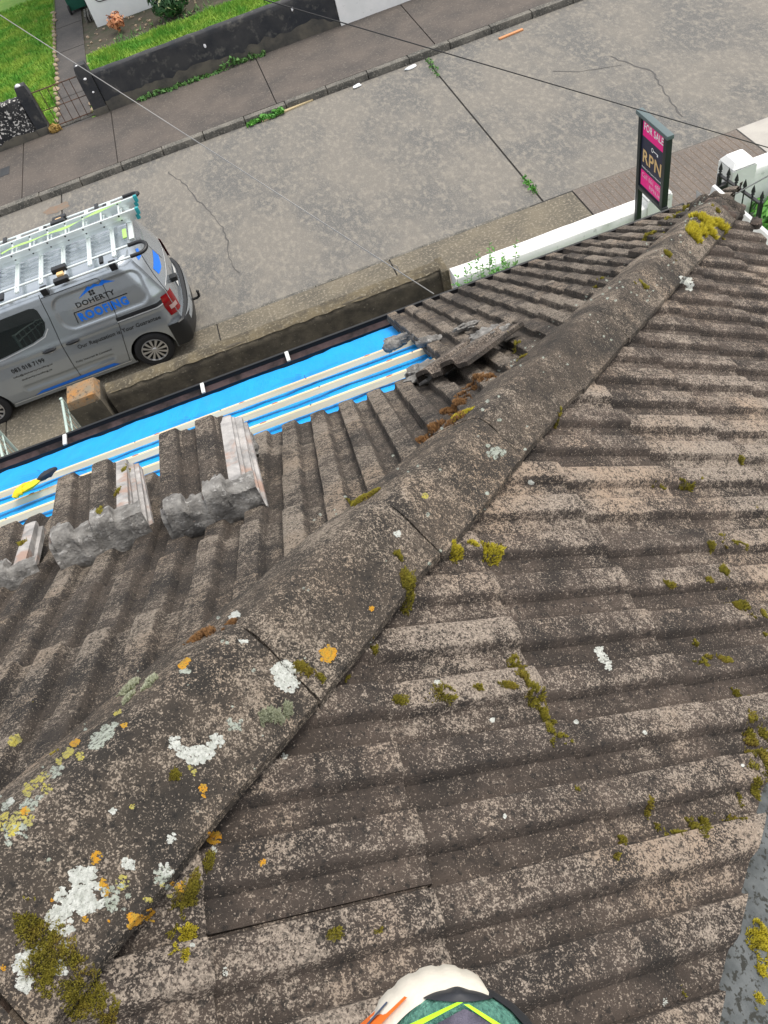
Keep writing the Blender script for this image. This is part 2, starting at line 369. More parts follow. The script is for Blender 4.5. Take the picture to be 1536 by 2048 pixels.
def blot(name, c, r, z, m, n=26, parent=None, sq=.6):
    b = MB(); ph = rng.uniform(0, 99)
    ring = [(c[0]+r*math.cos(q)*(1+.5*noise.noise(Vector((math.cos(q)*1.5, math.sin(q)*1.5, ph)))), c[1]+sq*r*math.sin(q)*(1+.5*noise.noise(Vector((math.cos(q)*1.5, math.sin(q)*1.5, ph+3)))), z) for q in [2*math.pi*k/n for k in range(n)]]
    b.add([(c[0], c[1], z)]+ring, [(0, 1+k, 1+(k+1) % n) for k in range(n)]); return b.build(name, m, parent)
rs = mat('rusty_road_stain', (.20, .135, .095), .95, c2=(.17, .145, .115), scale=8)
blot('stain', (-4.25, 16.9), .30, -.0265, rs, parent=road)

# far gardens
sheet('garden_ground', -40, 40, 20.6, 60, -.02, M['soil'])
sheet('garden_path', -4.13, -3.3, 20.42, 40, .004, M['path'])
b = MB()
for y in (22.4, 25.6, 27.6): b.box(-4.12, -3.31, y, y+.03, .004, .008)
b.build('path_joints', M['joint'])['kind'] = 'structure'
t1 = sheet('lawn_soil', -16, -4.15, 20.62, 34, .0, M['turf']); t2 = sheet('lawn_soil', -3.28, 8, 20.62, 24.75, .002, M['turf'])
def lawn(name, regions, label, n, hh=(.05, .12)):
    b = MB(); r = random.Random(3)
    tot = sum((x1-x0)*(y1-y0) for x0, x1, y0, y1 in regions)
    for (x0, x1, y0, y1) in regions:
        for _ in range(int(n*(x1-x0)*(y1-y0)/tot)):
            x, y = r.uniform(x0, x1), r.uniform(y0, y1); q = r.uniform(0, 6.28)
            h = r.uniform(*hh)*(.7+.8*noise.noise(Vector((x*1.3, y*1.3, 0)))+.3); wd = r.uniform(.012, .028)
            dx, dy = math.cos(q)*wd, math.sin(q)*wd; lx, ly = r.uniform(-.06, .06), r.uniform(-.06, .06)
            b.add([(x-dx, y-dy, 0), (x+dx, y+dy, 0), (x+lx, y+ly, max(.02, h))], [(0, 1, 2)])
    o = b.build(name, M['grass']); tag(o, label, 'grass', kind='stuff'); return o
lawn('grass', [(-8.2, -4.2, 20.7, 31)], 'bright green lawn left of the garden path behind the pebble-dashed wall', 62000)
lawn('grass', [(-3.22, 4.0, 20.66, 24.6)], 'green grass strip behind the black stained wall', 42000)
b = MB()
for i in range(26):
    y = 20.8+i*.33; s = rng.uniform(.05, .10)
    b.ell((-4.16+rng.uniform(-.04, .04), y, .02), (s, s*1.3, .06), 7, 4, jit=.3)
for i in range(8):
    b.ell((-3.27+rng.uniform(-.04, .04), 21+i*.42, .02), (.06, .09, .05), 7, 4, jit=.3)
tag(b.build('edging_stones', M['stone'], None, 60), 'ragged pale stones edging the garden path', 'stones', kind='stuff')

# ------------------------------------------------------------------ far walls, piers, gate
def wall_thing(name, label, cat, x0, x1, y0, y1, z1, m, foot=None, m_foot=None, seed=0, rough=.012, z0=-.02, step=.14, crown=.03):
    """a rendered wall with an uneven skin, rounded top edge and, if asked, a paler foot strip"""
    t = thing(name, label, cat, ((x0+x1)/2, (y0+y1)/2, z0))
    b = MB(); n = max(2, int((x1-x0)/step)); prof = []
    hz = [z0+(z1-z0)*k/7 for k in range(8)]
    prof = [(y0, z) for z in hz[:-1]] + [(y0, z1-crown), (y0+crown*.7, z1-.006), ((y0+y1)/2, z1), (y1-crown*.7, z1-.006), (y1, z1-crown)] + [(y1, z) for z in hz[:-1][::-1]]
    rows = []
    for i in range(n+1):
        x = x0+(x1-x0)*i/n; row = []
        for (y, z) in prof:
            d = noise.noise(Vector((x*2.3, y*7+z*2.3, seed)))*rough + noise.noise(Vector((x*9, z*9, seed+5)))*rough*.5
            s = -1 if y < (y0+y1)/2 else 1
            row.append((x, y+s*d, z+(d if z > z1-.1 else 0)))
        rows.append(row)
    k = b.grid(rows); c = len(prof)
    b.f += [tuple(range(k, k+c)), tuple(range(k+n*c, k+(n+1)*c))[::-1]]; b.m += [0, 0]
    b.build('render_skin', m, t, 50)
    if foot:
        f = MB(); rows = []
        for i in range(n*2+1):
            x = x0+(x1-x0)*i/(n*2); zt = foot*(.75+.6*noise.noise(Vector((x*1.1, seed, 2))) + .25*noise.noise(Vector((x*5, seed, 2))))
            rows.append([(x, y0-.022, z0), (x, y0-.022, z0+zt*.6), (x, y0-.016, z0+zt)])
        f.grid(rows); f.build('wall_foot', m_foot, t, 50)
    return t
wall_thing('garden_wall', 'long black stained garden wall across the road with a bare grey foot', 'wall', -2.78, 3.12, 20.36, 20.58, .98, M['dark_wall'], .36, M['wall_foot'], 1, z0=.09)
wall_thing('garden_wall', 'white painted garden wall at the top edge beside the black stained wall', 'wall', 3.125, 14, 20.30, 20.56, 1.25, M['white_wall'], None, None, 2, z0=.09)
wall_thing('garden_wall', 'black and white pebble-dashed garden wall at the far left', 'wall', -12, -4.58, 20.40, 20.62, 1.0, M['dash'], .2, M['wall_foot'], 3, z0=.09, rough=.03, step=.07)
def pier(x0, x1, y0, y1, z1, label, m, seed, cap=True):
    t = thing('gate_pier', label, 'gate pier', ((x0+x1)/2, (y0+y1)/2, 0))
    b = MB(); bm = bmesh.new(); bmesh.ops.create_cube(bm, size=1)
    bmesh.ops.subdivide_edges(bm, edges=bm.edges[:], cuts=6, use_grid_fill=True)
    for v in bm.verts:
        c = v.co.copy()
        z = (c.z+.5)*z1
        k = 1-.20*max(0, (c.z-.34)/.16)**2 if c.z > .34 else 1
        d = 1+.05*noise.noise(Vector((c.x*4, c.y*4, c.z*6+seed)))
        v.co = Vector(((x0+x1)/2+c.x*(x1-x0)*k*d, (y0+y1)/2+c.y*(y1-y0)*k*d, .09+z))
    b.addbm(bm); bm.free(); b.build('shaft', m, t, 50)
    f = MB(); f.box(x0-.012, x1+.012, y0-.012, y1+.012, .08, .26, bev=.01); f.build('foot', M['wall_foot'], t, 40)
    return t
pL = pier(-4.56, -4.28, 20.38, 20.66, 1.12, 'black stained gate pier left of the rusty gate with a white top spot', M['dark_wall'], 1)
pR = pier(-3.12, -2.80, 20.32, 20.62, 1.12, 'black stained gate pier right of the rusty gate', M['dark_wall'], 7)
for (t, dots) in ((pL, [(-4.44, 20.47, 1.215, .07)]), (pR, [(-3.02, 20.40, 1.2, .035), (-2.96, 20.31, .93, .04), (-2.93, 20.31, .62, .03)])):
    b = MB()
    for x, y, z, r in dots:
        b = MB(); b.ell((x, y, z), (r, r*.6, r*.7), 8, 5, jit=.3); b.build('white_splash', M['white'], t, 60)
for x, z in ((-.1, .7), (2.1, .78)):
    b = MB(); b.ell((x, 20.345, z), (.03, .012, .045), 8, 5, jit=.3)
    b.build('white_splash', M['white'], bpy.data.objects['garden_wall'], 60)
g = thing('garden_gate', 'thin rusty iron garden gate between the two black gate piers', 'gate', (-3.7, 20.5, .1))
for (z, r) in ((.98, .014), (.55, .010), (.16, .014)):
    b = MB(); b.tube([(-4.26, 20.5, z), (-3.14, 20.5, z)], r, 6); b.build('rail', M['rust'], g, 40)
for x in [-4.25+i*.185 for i in range(7)]:
    b = MB(); b.tube([(x, 20.5, .12), (x, 20.5, 1.0)], .009, 6); b.build('bar', M['rust'], g, 40)
b = MB(); b.box(-4.27, -3.13, 20.44, 20.56, .09, .125, bev=.01); tag(b.build('gate_sill', M['kerb'], None, 40), 'pale concrete sill under the rusty garden gate', 'sill')

# house across the road, bin, plants
h = thing('white_house', 'pale painted house corner with black cable at the top left', 'house', (-.5, 27, 0))
b = MB(); b.box(-2.86, 8, 26.55, 34, -.02, 5.2, bev=.02); b.build('wall', M['white_house'], h, 40)
b = MB(); b.tube([(-2.60, 26.535, 5.0), (-2.60, 26.535, .72)] + [(-2.60+.16*(1-math.cos(q)), 26.535, .72-.16*math.sin(q)) for q in [k*math.pi/2/6 for k in range(1, 7)]] + [(-2.2, 26.535, .555), (2.5, 26.535, .60)], .013, 6)
b.build('wall_cable', M['wire_b'], h, 60)
b = MB(); b.box(-.55, .15, 26.52, 26.56, .75, 1.9, bev=.01); b.build('window_frame', M['white'], h, 40)
b = MB(); r_ = MB()
r_.add([(-3.2, 26.2, 5.1), (8.4, 26.2, 5.1), (8.4, 30.3, 7.6), (-3.2, 30.3, 7.6), (-3.2, 34.4, 5.1), (8.4, 34.4, 5.1)], [(0, 1, 2, 3), (3, 2, 5, 4)]); r_.build('roof', M['deck'], h)
t = thing('wheelie_bin', 'green wheelie bin standing beside the white house corner', 'bin', (-3.3, 28.6, 0))
b = MB(); b.obox((-3.32, 28.75, .55), (.27, 0, 0), (0, .32, 0), (0, 0, .47), taper=1.15); b.build('body', M['bin'], t)
b = MB(); b.box(-3.64, -2.99, 28.38, 29.15, 1.02, 1.08, bev=.02); b.build('lid', M['bin'], t, 40)
for x in (-3.60, -3.04):
    b = MB(); b.lathe([(.0, -.03), (.12, -.03), (.13, 0), (.12, .03), (0, .03)], (x, 28.42, .12), 'x', 16); b.build('wheel', M['rubber'], t, 40)
t = thing('foundation_block', 'grey slatted block beside the green bin', 'block', (-3.0, 27.5, 0))
for i in range(3):
    b = MB(); b.box(-3.16+i*.09, -3.10+i*.09, 27.2, 27.9, 0, .16, bev=.008); b.build('slat', M['kerb'], t, 40)
def leafcloud(b, c, rad, n, size, seed, up=.3, mi=0):
    r = random.Random(seed)
    for _ in range(n):
        d = Vector((r.gauss(0, 1), r.gauss(0, 1), r.gauss(0, 1))).normalized()*(r.random()**.45)
        d = d*(1+.35*noise.noise(d*2.2+Vector((seed, 0, 0))))
        p = Vector((c[0]+d.x*rad[0], c[1]+d.y*rad[1], max(.02, c[2]+d.z*rad[2])))
        n_ = (d+Vector((r.uniform(-.6, .6), r.uniform(-.6, .6), r.uniform(0, 1)*up))).normalized()
        a = n_.orthogonal().normalized(); a = Matrix.Rotation(r.uniform(0, 6.28), 3, n_) @ a; e = n_.cross(a)
        s = size*r.uniform(.6, 1.3)
        b.add([p-a*s, p+e*s*.45, p+a*s, p-e*s*.45], [(0, 1, 2, 3)], mi)
t = thing('flowering_shrub', 'dark green shrub with cream blooms in the bed by the white house', 'shrub', (-.62, 25.1, 0))
b = MB(); leafcloud(b, (-.62, 25.1, .45), (.52, .5, .45), 1500, .075, 4); b.build('foliage', M['dleaf'], t)
b = MB(); leafcloud(b, (-.62, 25.05, .52), (.53, .5, .45), 170, .05, 5); b.build('bloom', M['bloom'], t)
b = MB()
for i in range(6): b.tube([(-.62, 25.1, 0), (-.62+rng.uniform(-.3, .3), 25.1+rng.uniform(-.3, .3), .5)], .015, 5)
b.build('stem', M['twig'], t)
t = thing('orange_plant', 'small dry orange plant in the soil bed by the house corner', 'plant', (-2.2, 25.45, 0))
b = MB(); leafcloud(b, (-2.2, 25.5, .28), (.26, .24, .22), 260, .07, 8); b.build('foliage', M['oleaf'], t)
b = MB(); b.tube([(-2.2, 25.45, 0), (-2.18, 25.47, .3)], .02, 6); b.build('stem', M['twig'], t)
b = MB()
for i in range(130):
    x, y = rng.uniform(-3.2, 3), rng.uniform(24.7, 26.5); s = rng.uniform(.015, .05)
    b.ell((x, y, .0), (s, s, s*.7), 5, 3, jit=.4)
tag(b.build('bed_pebbles', M['stone']), 'loose stones scattered on the soil bed by the house', 'stones', kind='stuff')
b = MB()
r = random.Random(21)
for i in range(60):
    x, y = r.uniform(-2.4, .6), r.uniform(24.5, 25.2)
    for k in range(5):
        q = r.uniform(0, 6.28); p = Vector((x, y, 0)); d = Vector((math.cos(q), math.sin(q), r.uniform(.5, 1.6)))*.10; e = d.cross(Vector((0, 0, 1))).normalized()*.012
        b.add([p-e, p+e, p+d], [(0, 1, 2)])
tag(b.build('bed_weeds', M['weed']), 'straggly weeds along the edge of the soil bed', 'weeds', kind='stuff')
# weeds at the far wall foot and kerb
def weedrow(name, label, pts, n, size, m, h=.12, seed=1):
    b = MB(); r = random.Random(seed)
    for _ in range(n):
        i = r.randrange(len(pts)-1); p = Vector(pts[i]).lerp(Vector(pts[i+1]), r.random())
        c = abs(noise.noise(p*2.7+Vector((seed, 0, 0))))*2
        leafcloud(b, p+Vector((r.uniform(-.05, .05), r.uniform(-.05, .05), h*.4*c)), (.05, .05, h*.5*c), 5, size, r.randrange(9999))
    return tag(b.build(name, m), label, 'weeds', kind='stuff')
weedrow('wall_foot_weeds', 'green weeds sprouting along the foot of the black stained wall', [(-2.0, 20.28, .11), (-.3, 20.26, .11), (1.2, 20.26, .11)], 150, .05, M['weed'], .24, 2)
weedrow('kerb_weeds', 'tuft of green weeds in the gutter by the far kerb', [(.18, 17.36, -.02), (1.0, 17.36, -.02)], 90, .05, M['leaf'], .22, 3)
weedrow('joint_weeds', 'green weeds in the road slab joint', [(4.27, 11.3, -.03), (4.29, 11.9, -.03)], 22, .03, M['leaf'], .10, 4)
weedrow('joint_weeds', 'dry weeds where the road joint meets the far kerb', [(4.28, 16.4, -.03), (4.32, 17.3, -.03)], 22, .03, M['weed'], .08, 5)
t = thing('gate_grass', 'dry ochre grass tuft at the foot of the left gate pier', 'grass tuft', (-4.2, 20.3, .1))
b = MB(); leafcloud(b, (-4.16, 20.34, .16), (.15, .10, .12), 160, .06, 15); b.build('blades', mat('dry_grass', (.34, .22, .06), .9), t)
# litter, lid
b = MB(); b.box(-5.55, -5.32, 19.02, 19.42, .10, .108, bev=.003); tag(b.build('utility_lid', M['iron_lid'], None, 30), 'small dark iron utility lid set in the far footpath', 'lid')
def litter(p, rx, ry, q, m, label, name='litter_scrap', cat='litter'):
    b = MB(); rot = Matrix.Rotation(q, 3, 'Z'); b.ell((p.x, p.y, p.z+.025), (rx, ry, .03), 9, 5, rot=rot, jit=.5); return tag(b.build(name, m, None, 60), label, cat)
litter(onZ(822, 137, -.03), .16, .06, .1, M['paper'], 'crumpled white litter scrap in the far kerb gutter, nearer the road joint')
litter(onZ(715, 174, -.03), .11, .06, .4, M['paper'], 'white litter scrap in the far kerb gutter with a blue piece')
p = onZ(575, 222, -.03); b = MB(); b.obox((p.x, p.y, -.012), (.60, .06, 0), (-.004, .035, 0), (0, 0, .014)); tag(b.build('lath', M['stick']), 'long pale wooden lath lying in the far kerb gutter', 'lath')
p = onZ(1022, 70, -.03); b = MB(); b.obox((p.x, p.y, -.012), (.28, .02, 0), (-.002, .035, 0), (0, 0, .014)); tag(b.build('lath', M['ostick']), 'short orange wood piece lying in the far kerb gutter', 'lath')

# ------------------------------------------------------------------ near boundary
t = wall_thing('boundary_wall', 'mossy tan-topped boundary wall with a black garden face below the gutter', 'wall', -3.1, 2.02, 9.10, 9.37, .86, M['algae'], None, None, 11, rough=.022, z0=-.02, step=.08, crown=.07)
b = MB(); rows = []
for i in range(90):
    x = -3.1+5.12*i/89; rows.append([(x, y, z+.015*noise.noise(Vector((x*4, y*9, 3)))) for y, z in ((9.385, .70), (9.375, .80), (9.33, .868), (9.25, .874), (9.17, .868), (9.115+.03*noise.noise(Vector((x*6, 0, 0))), .845))])
b.grid(rows); b.build('mossy_top', M['moss_wall'], t, 60)
b = MB(); b.box(1.95, 2.06, 9.02, 9.38, -.02, .875, bev=.02); b.build('end_block', M['moss_wall'], t, 40)
t = thing('boundary_pier', 'mossy gate pier with orange lichen on its top beside the van', 'gate pier', (-3.35, 9.2, 0))
bm = bmesh.new(); bmesh.ops.create_cube(bm, size=1); bmesh.ops.subdivide_edges(bm, edges=bm.edges[:], cuts=8, use_grid_fill=True)
for v in bm.verts:
    c = v.co.copy(); k = 1-.14*max(0, (c.z-.40)/.10)**2 if c.z > .40 else 1
    d = 1+.05*noise.noise(Vector((c.x*4, c.y*4, c.z*6+40)))
    v.co = Vector((-3.40+c.x*.47*k*d, 9.19+c.y*.42*k*d, .5+c.z*1.04))
b = MB(); b.addbm(bm); bm.free()
for i, f in enumerate(b.f):
    b.m[i] = 1 if sum(b.v[k][2] for k in f)/len(f) > .93 else 0
b.build('shaft', [M['algae'], M['orange_l']], t, 50)
t = wall_thing('boundary_wall', 'low white painted wall between the mossy wall and the for sale sign', 'wall', 2.07, 4.90, 8.74, 9.02, .90, M['white_wall'], None, None, 12, rough=.008, z0=-.02, crown=.018)
t = wall_thing('boundary_wall', 'white painted wall right of the black spiked gate', 'wall', 6.44, 12, 8.70, 8.96, .93, M['white_wall'], None, None, 13, rough=.006, z0=-.02, crown=.05)
def wpier(x0, x1, y0, y1, z1, label):
    t = thing('white_pier', label, 'gate pier', ((x0+x1)/2, (y0+y1)/2, 0))
    b = MB(); b.obox(((x0+x1)/2, (y0+y1)/2, (z1-.1)/2-.01), ((x1-x0)/2, 0, 0), (0, (y1-y0)/2, 0), (0, 0, (z1-.08)/2)); b.build('shaft', M['white_wall'], t)
    c = MB(); xm, ym = (x0+x1)/2, (y0+y1)/2
    bm = bmesh.new(); bmesh.ops.create_cube(bm, size=1)
    for v in bm.verts:
        k = .62 if v.co.z > 0 else 1.0
        v.co = Vector((xm+v.co.x*(x1-x0+.01)*k, ym+v.co.y*(y1-y0+.01)*k, z1-.045+v.co.z*.09))
    bmesh.ops.bevel(bm, geom=bm.edges[:], offset=.012, segments=2, affect='EDGES'); c.addbm(bm); bm.free(); c.build('cap', M['white_wall'], t, 40)
wpier(4.90, 5.26, 8.72, 9.10, 1.08, 'white painted gate pier behind the for sale sign post')
wpier(6.08, 6.43, 8.62, 8.98, 1.14, 'white painted gate pier holding the black spiked gate')
# black spiked gate, opened towards the house
g = thing('spiked_gate', 'black iron gate with spear tops standing open by the white pier', 'gate', (5.97, 8.4, 0))
gx0, gy0, gx1, gy1 = 5.95, 8.72, 6.02, 7.86
def gp(s, z): return (gx0+(gx1-gx0)*s, gy0+(gy1-gy0)*s, z)
for z in (1.0, .22):
    b = MB(); b.obox(gp(.5, z), ((gx1-gx0)/2, (gy1-gy0)/2, 0), (.02, 0, 0), (0, 0, .012)); b.build('rail', M['iron'], g)
for s in (.0, 1.0):
    b = MB(); b.obox((*gp(s, 0)[:2], .52), (.024, 0, 0), (0, .024, 0), (0, 0, .5)); b.build('stile', M['iron'], g)
for i in range(6):
    s = i/5; x, y, _ = gp(s, 0)
    b = MB()
    if 0 < i < 5: b.tube([(x, y, .2), (x, y, 1.0)], .010, 6); b.ell((x, y, .74), (.022, .022, .022), 6, 4)
    b.lathe([(.012, 1.0), (.012, 1.04), (.026, 1.055), (.012, 1.07), (.03, 1.09), (.02, 1.13), (.001, 1.19)], (x, y, 0), 'z', 6); b.build('spear_bar', M['iron'], g, 30)
for i in range(4):
    s = (i+1.5)/5; x, y, _ = gp(s, 0)
    b = MB(); b.tube([(x, y, .2), (x, y, .62)], .008, 5); b.lathe([(.008, .62), (.022, .65), (.001, .72)], (x, y, 0), 'z', 6); b.build('short_spear', M['iron'], g, 30)
b = MB(); b.box(5.93, 6.06, 8.66, 8.74, .74, .86, bev=.01); b.build('latch', M['iron'], g, 30)
# pale green pair of yard gates
def tube_gate(label, p0, p1, hh):
    g = thing('yard_gate', label, 'gate', xy(p0)); p0, p1 = Vector(p0), Vector(p1)
    for z in (hh, .10):
        b = MB(); b.tube([p0+Vector((0, 0, z)), p1+Vector((0, 0, z))], .020, 8); b.build('rail', M['galv'], g, 40)
    for s in (0, 1):
        b = MB(); q = p0.lerp(p1, s); b.tube([q+Vector((0, 0, .06)), q+Vector((0, 0, hh+.03))], .024, 8); b.build('stile', M['galv'], g, 40)
    for k in range(1, 8):
        b = MB(); q = p0.lerp(p1, k/8); b.tube([q+Vector((0, 0, .1)), q+Vector((0, 0, hh))], .009, 6); b.build('bar', M['galv'], g, 40)
    b = MB(); b.tube([p0+Vector((0, 0, hh*.82)), p1+Vector((0, 0, hh*.82))], .012, 6); b.build('rail', M['galv'], g, 40)
tube_gate('pale green tubular gate leaf fixed to the lichened pier', (-3.70, 9.18, 0), (-3.58, 7.9, 0), .98)
tube_gate('pale green tubular gate leaf at the left frame edge below the front wheel', (-4.72, 9.16, 0), (-4.42, 7.7, 0), .96)

# for sale sign
s = thing('for_sale_sign', 'black framed for sale board with pink and navy print on a post', 'sign', (4.72, 8.66, 0))
SX, SDZ = 4.72, .115
b = MB(); b.box(SX-.035, SX+.035, 8.625, 8.695, -.02, 2.18+SDZ, bev=.006); b.build('post', M['sblack'], s, 40)
yN, yF = 8.06, 8.625
b = MB(); b.box(SX-.045, SX+.045, yN-.09, 8.75, 2.18+SDZ, 2.232+SDZ, bev=.008); b.build('top_rail', M['stop'], s, 40)
b = MB(); b.box(SX-.04, SX+.04, yN-.09, 8.625, 1.22+SDZ, 1.275+SDZ, bev=.008); b.build('bottom_rail', M['sblack'], s, 40)
b = MB(); b.box(SX-.04, SX+.04, yN-.07, yN, 1.275+SDZ, 2.18+SDZ, bev=.006); b.build('side_rail', M['sblack'], s, 40)
b = MB(); b.box(SX-.015, SX+.015, yN, yF, 1.275+SDZ, 2.18+SDZ); bo = b.build('board', M['navy'], s)
def sp(a, z, off=.0): return (SX-.017-off, yF-a*.95, z+SDZ)      # a runs from the post towards the house
def spanel(a0, a1, z0, z1, m, name, off=0):
    b = MB(); b.add([sp(a0, z0, off), sp(a1, z0, off), sp(a1, z1, off), sp(a0, z1, off)], [(0, 1, 2, 3)]); b.build(name, m, bo)
def stext(t, a0, a1, z0, z1, m, name='lettering', off=.0015):
    vs_, fs_ = text_poly(t, 0, .02); b = MB(); b.add([sp(a0+x*(a1-a0), z0+y*(z1-z0), off) for x, y in vs_], fs_); b.build(name, m, bo)
spanel(.03, .585, 1.965, 2.165, M['pink'], 'print_band'); spanel(.03, .585, 1.30, 1.515, M['pink'], 'print_band')
stext('FOR SALE', .06, .56, 2.05, 2.145, M['white'])
stext('RPN', .06, .55, 1.63, 1.80, M['gold'])
stext('Residential Property Network', .05, .57, 1.545, 1.575, M['white'])
stext('Call 061 480', .06, .56, 1.425, 1.49, M['pinkt']); stext('RPN.ie', .27, .56, 1.335, 1.39, M['pinkt'])
b = MB()
b.add([sp(.30+.03*math.cos(q), 1.88+.03*math.sin(q), .0015) for q in [k*math.pi/6 for k in range(12)]]+[sp(.30+.018*math.cos(q), 1.88+.018*math.sin(q), .0015) for q in [k*math.pi/6 for k in range(12)]], [(k, (k+1) % 12, 12+(k+1) % 12, 12+k) for k in range(12)])
b.add([sp(.33, 1.874, .0015), sp(.45, 1.874, .0015), sp(.45, 1.886, .0015), sp(.33, 1.886, .0015)], [(0, 1, 2, 3)])
b.add([sp(.42, 1.85, .0015), sp(.45, 1.85, .0015), sp(.45, 1.874, .0015), sp(.42, 1.874, .0015)], [(0, 1, 2, 3)])
b.build('key_emblem', M['white'], bo)

# weeds and garden plants near
def weed(x, y, hh, seed, label):
    r = random.Random(seed); t = thing('tall_weed', label, 'weed', (x, y, 0), 'weeds growing by the white wall'); b = MB(); st = MB()
    for k in range(5):
        q = r.uniform(0, 6.28); top = Vector((x+math.cos(q)*.14, y+math.sin(q)*.12, hh*r.uniform(.6, 1)))
        st.tube([(x+.02*math.cos(q), y+.02*math.sin(q), 0), ((x+top.x)/2, (y+top.y)/2, top.z*.55), top], [.006, .005, .002], 5)
        for j in range(40):
            s_ = r.uniform(.1, 1); p = Vector((x, y, 0)).lerp(top, s_); sz = .085*(1.15-s_*.7)
            d = Vector((r.uniform(-1, 1), r.uniform(-1, 1), r.uniform(-.1, .7))).normalized(); e = d.cross(Vector((0, 0, 1))).normalized()
            b.add([p, p+d*sz*.6+e*sz*.35, p+d*sz*1.3, p+d*sz*.6-e*sz*.35], [(0, 1, 2, 3)])
    leafcloud(b, (x, y, hh*.30), (.13, .12, hh*.28), 90, .05, seed, up=1.5); st.build('stem', M['weed'], t); b.build('foliage', M['leaf'] if seed % 2 else M['weed'], t)
for i, (px, py, hh, lb) in enumerate(((938, 575, .75, 'green weed with fresh leaves nearest the mossy wall end'), (968, 562, 1.15, 'tall bushy green weed in the middle of the weeds by the white wall'), (990, 548, 1.0, 'second tall weed right of the bushiest weed by the white wall'), (1018, 540, .9, 'thin green weed farthest right by the white wall'), (922, 580, .6, 'thin dark weed beside the mossy end block'))):
    p = onY(px, py, 8.45); weed(p.x, 8.45, max(.45, p.z+hh*.55), i+1, lb)
t = thing('garden_shrub', 'bright green leafy shrub behind the white side gutter', 'shrub', (6.75, 7.8, 0))
b = MB()
leafcloud(b, (6.85, 8.25, .26), (.62, .42, .34), 1300, .085, 31, up=1.2); leafcloud(b, (6.75, 7.6, .2), (.85, .6, .3), 1500, .06, 32, up=1.4); leafcloud(b, (6.5, 6.8, .15), (1.0, .8, .24), 1300, .05, 33, up=1.4)
b.build('foliage', M['leaf'], t)
b = MB()
for i in range(12): b.tube([(6.75, 7.8, 0), (6.75+rng.uniform(-.5, .5), 7.8+rng.uniform(-.5, .5), .3)], .01, 5)
b.build('stem', M['twig'], t)
sheet('side_garden', 3.0, 12, -6, 8.70, -.014, M['turf'])
lawn('grass', [(4.2, 8.5, 3.5, 8.0)], 'grass in the side garden below the white gutter', 9000, (.06, .16))

# ------------------------------------------------------------------ the van
VX, YC = -1.85, 11.42
def hwz(z):
    P = [(.18, .855), (.30, .893), (.45, .915), (.75, .922), (1.02, .916), (1.14, .905), (1.45, .868), (1.66, .828), (1.74, .80), (1.79, .765), (1.82, .72)]
    for (a, p), (b_, q) in zip(P, P[1:]):
        if z <= b_: return p+(q-p)*max(0, (z-a)/(b_-a))
    return .72
def sst(x, a, b_): x = min(1, max(0, (x-a)/(b_-a))); return x*x*(3-2*x)
def rrect(u, z, cu, cz, hu, hz, r):
    du, dz = abs(u-cu)-hu+r, abs(z-cz)-hz+r
    return math.hypot(max(du, 0), max(dz, 0))+min(max(du, dz), 0)-r
def urear(z):
    P = [(.18, .10), (.32, .02), (.60, .0), (.68, .045), (1.0, .06), (1.18, .075), (1.30, .125), (1.6, .235), (1.78, .32), (1.82, .36)]
    for (a, p), (b_, q) in zip(P, P[1:]):
        if z <= b_: return p+(q-p)*max(0, (z-a)/(b_-a))
    return .36
def hw(u, z):
    d = -rrect(u, z, .98, 1.405, .70, .285, .20)
    k = hwz(z) - .022*sst(d, 0, .045)
    d = -rrect(u, z, 2.0, .47, .78, .075, .07); k -= .022*sst(d, 0, .06)
    k += .010*sst(z, .93, 1.0)*(1-sst(z, 1.0, 1.10))
    k += .012*math.exp(-((u-.65)**2/.25+(z-.66)**2/.02))
    du = u-urear(z); k -= .10*(1-sst(du, 0, .24))
    if u > 3.8: k *= 1-.22*((u-3.8)/.6)**2
    return k
def ztop(u):
    P = [(0, 1.82), (2.55, 1.82), (2.95, 1.79), (3.62, 1.20), (4.15, 1.02), (4.32, .86), (4.40, .60)]
    for (a, p), (b_, q) in zip(P, P[1:]):
        if u <= b_: return p+(q-p)*max(0, (u-a)/(b_-a))
    return .6
def VW(u, w_, z): return (VX-u, YC-w_, z-.03)
HUB = ((.65, .315), (3.435, .315))
van = thing('parked_van', 'silver grey roofing van with blue lettering parked across the yard gate', 'van', (VX-2.2, YC, -.03))
bm = bmesh.new()
NU, NZ = 250, 92
for s in (1, -1):
    V = []
    for i in range(NU+1):
        row = []
        for j in range(NZ+1):
            z = .18+(1.82-.18)*j/NZ; u_ = urear(z); u = u_+(4.40-u_)*i/NU; z = min(z, ztop(u))
            for hu, hz in HUB:
                d = math.hypot(u-hu, z-hz)
                if .345 < d < .375: k = .36/d; u = hu+(u-hu)*k; z = hz+(z-hz)*k
            row.append(bm.verts.new(VW(u, s*hw(u, z), z)))
        V.append(row)
    for i in range(NU):
        for j in range(NZ):
            q = [V[i][j], V[i+1][j], V[i+1][j+1], V[i][j+1]]
            c = sum((v.co for v in q), Vector())/4; u = VX-c.x; z = c.z+.03
            if any(math.hypot(u-hu, z-hz) < .356 for hu, hz in HUB): continue
            try: bm.faces.new(q if s > 0 else q[::-1])
            except ValueError: pass
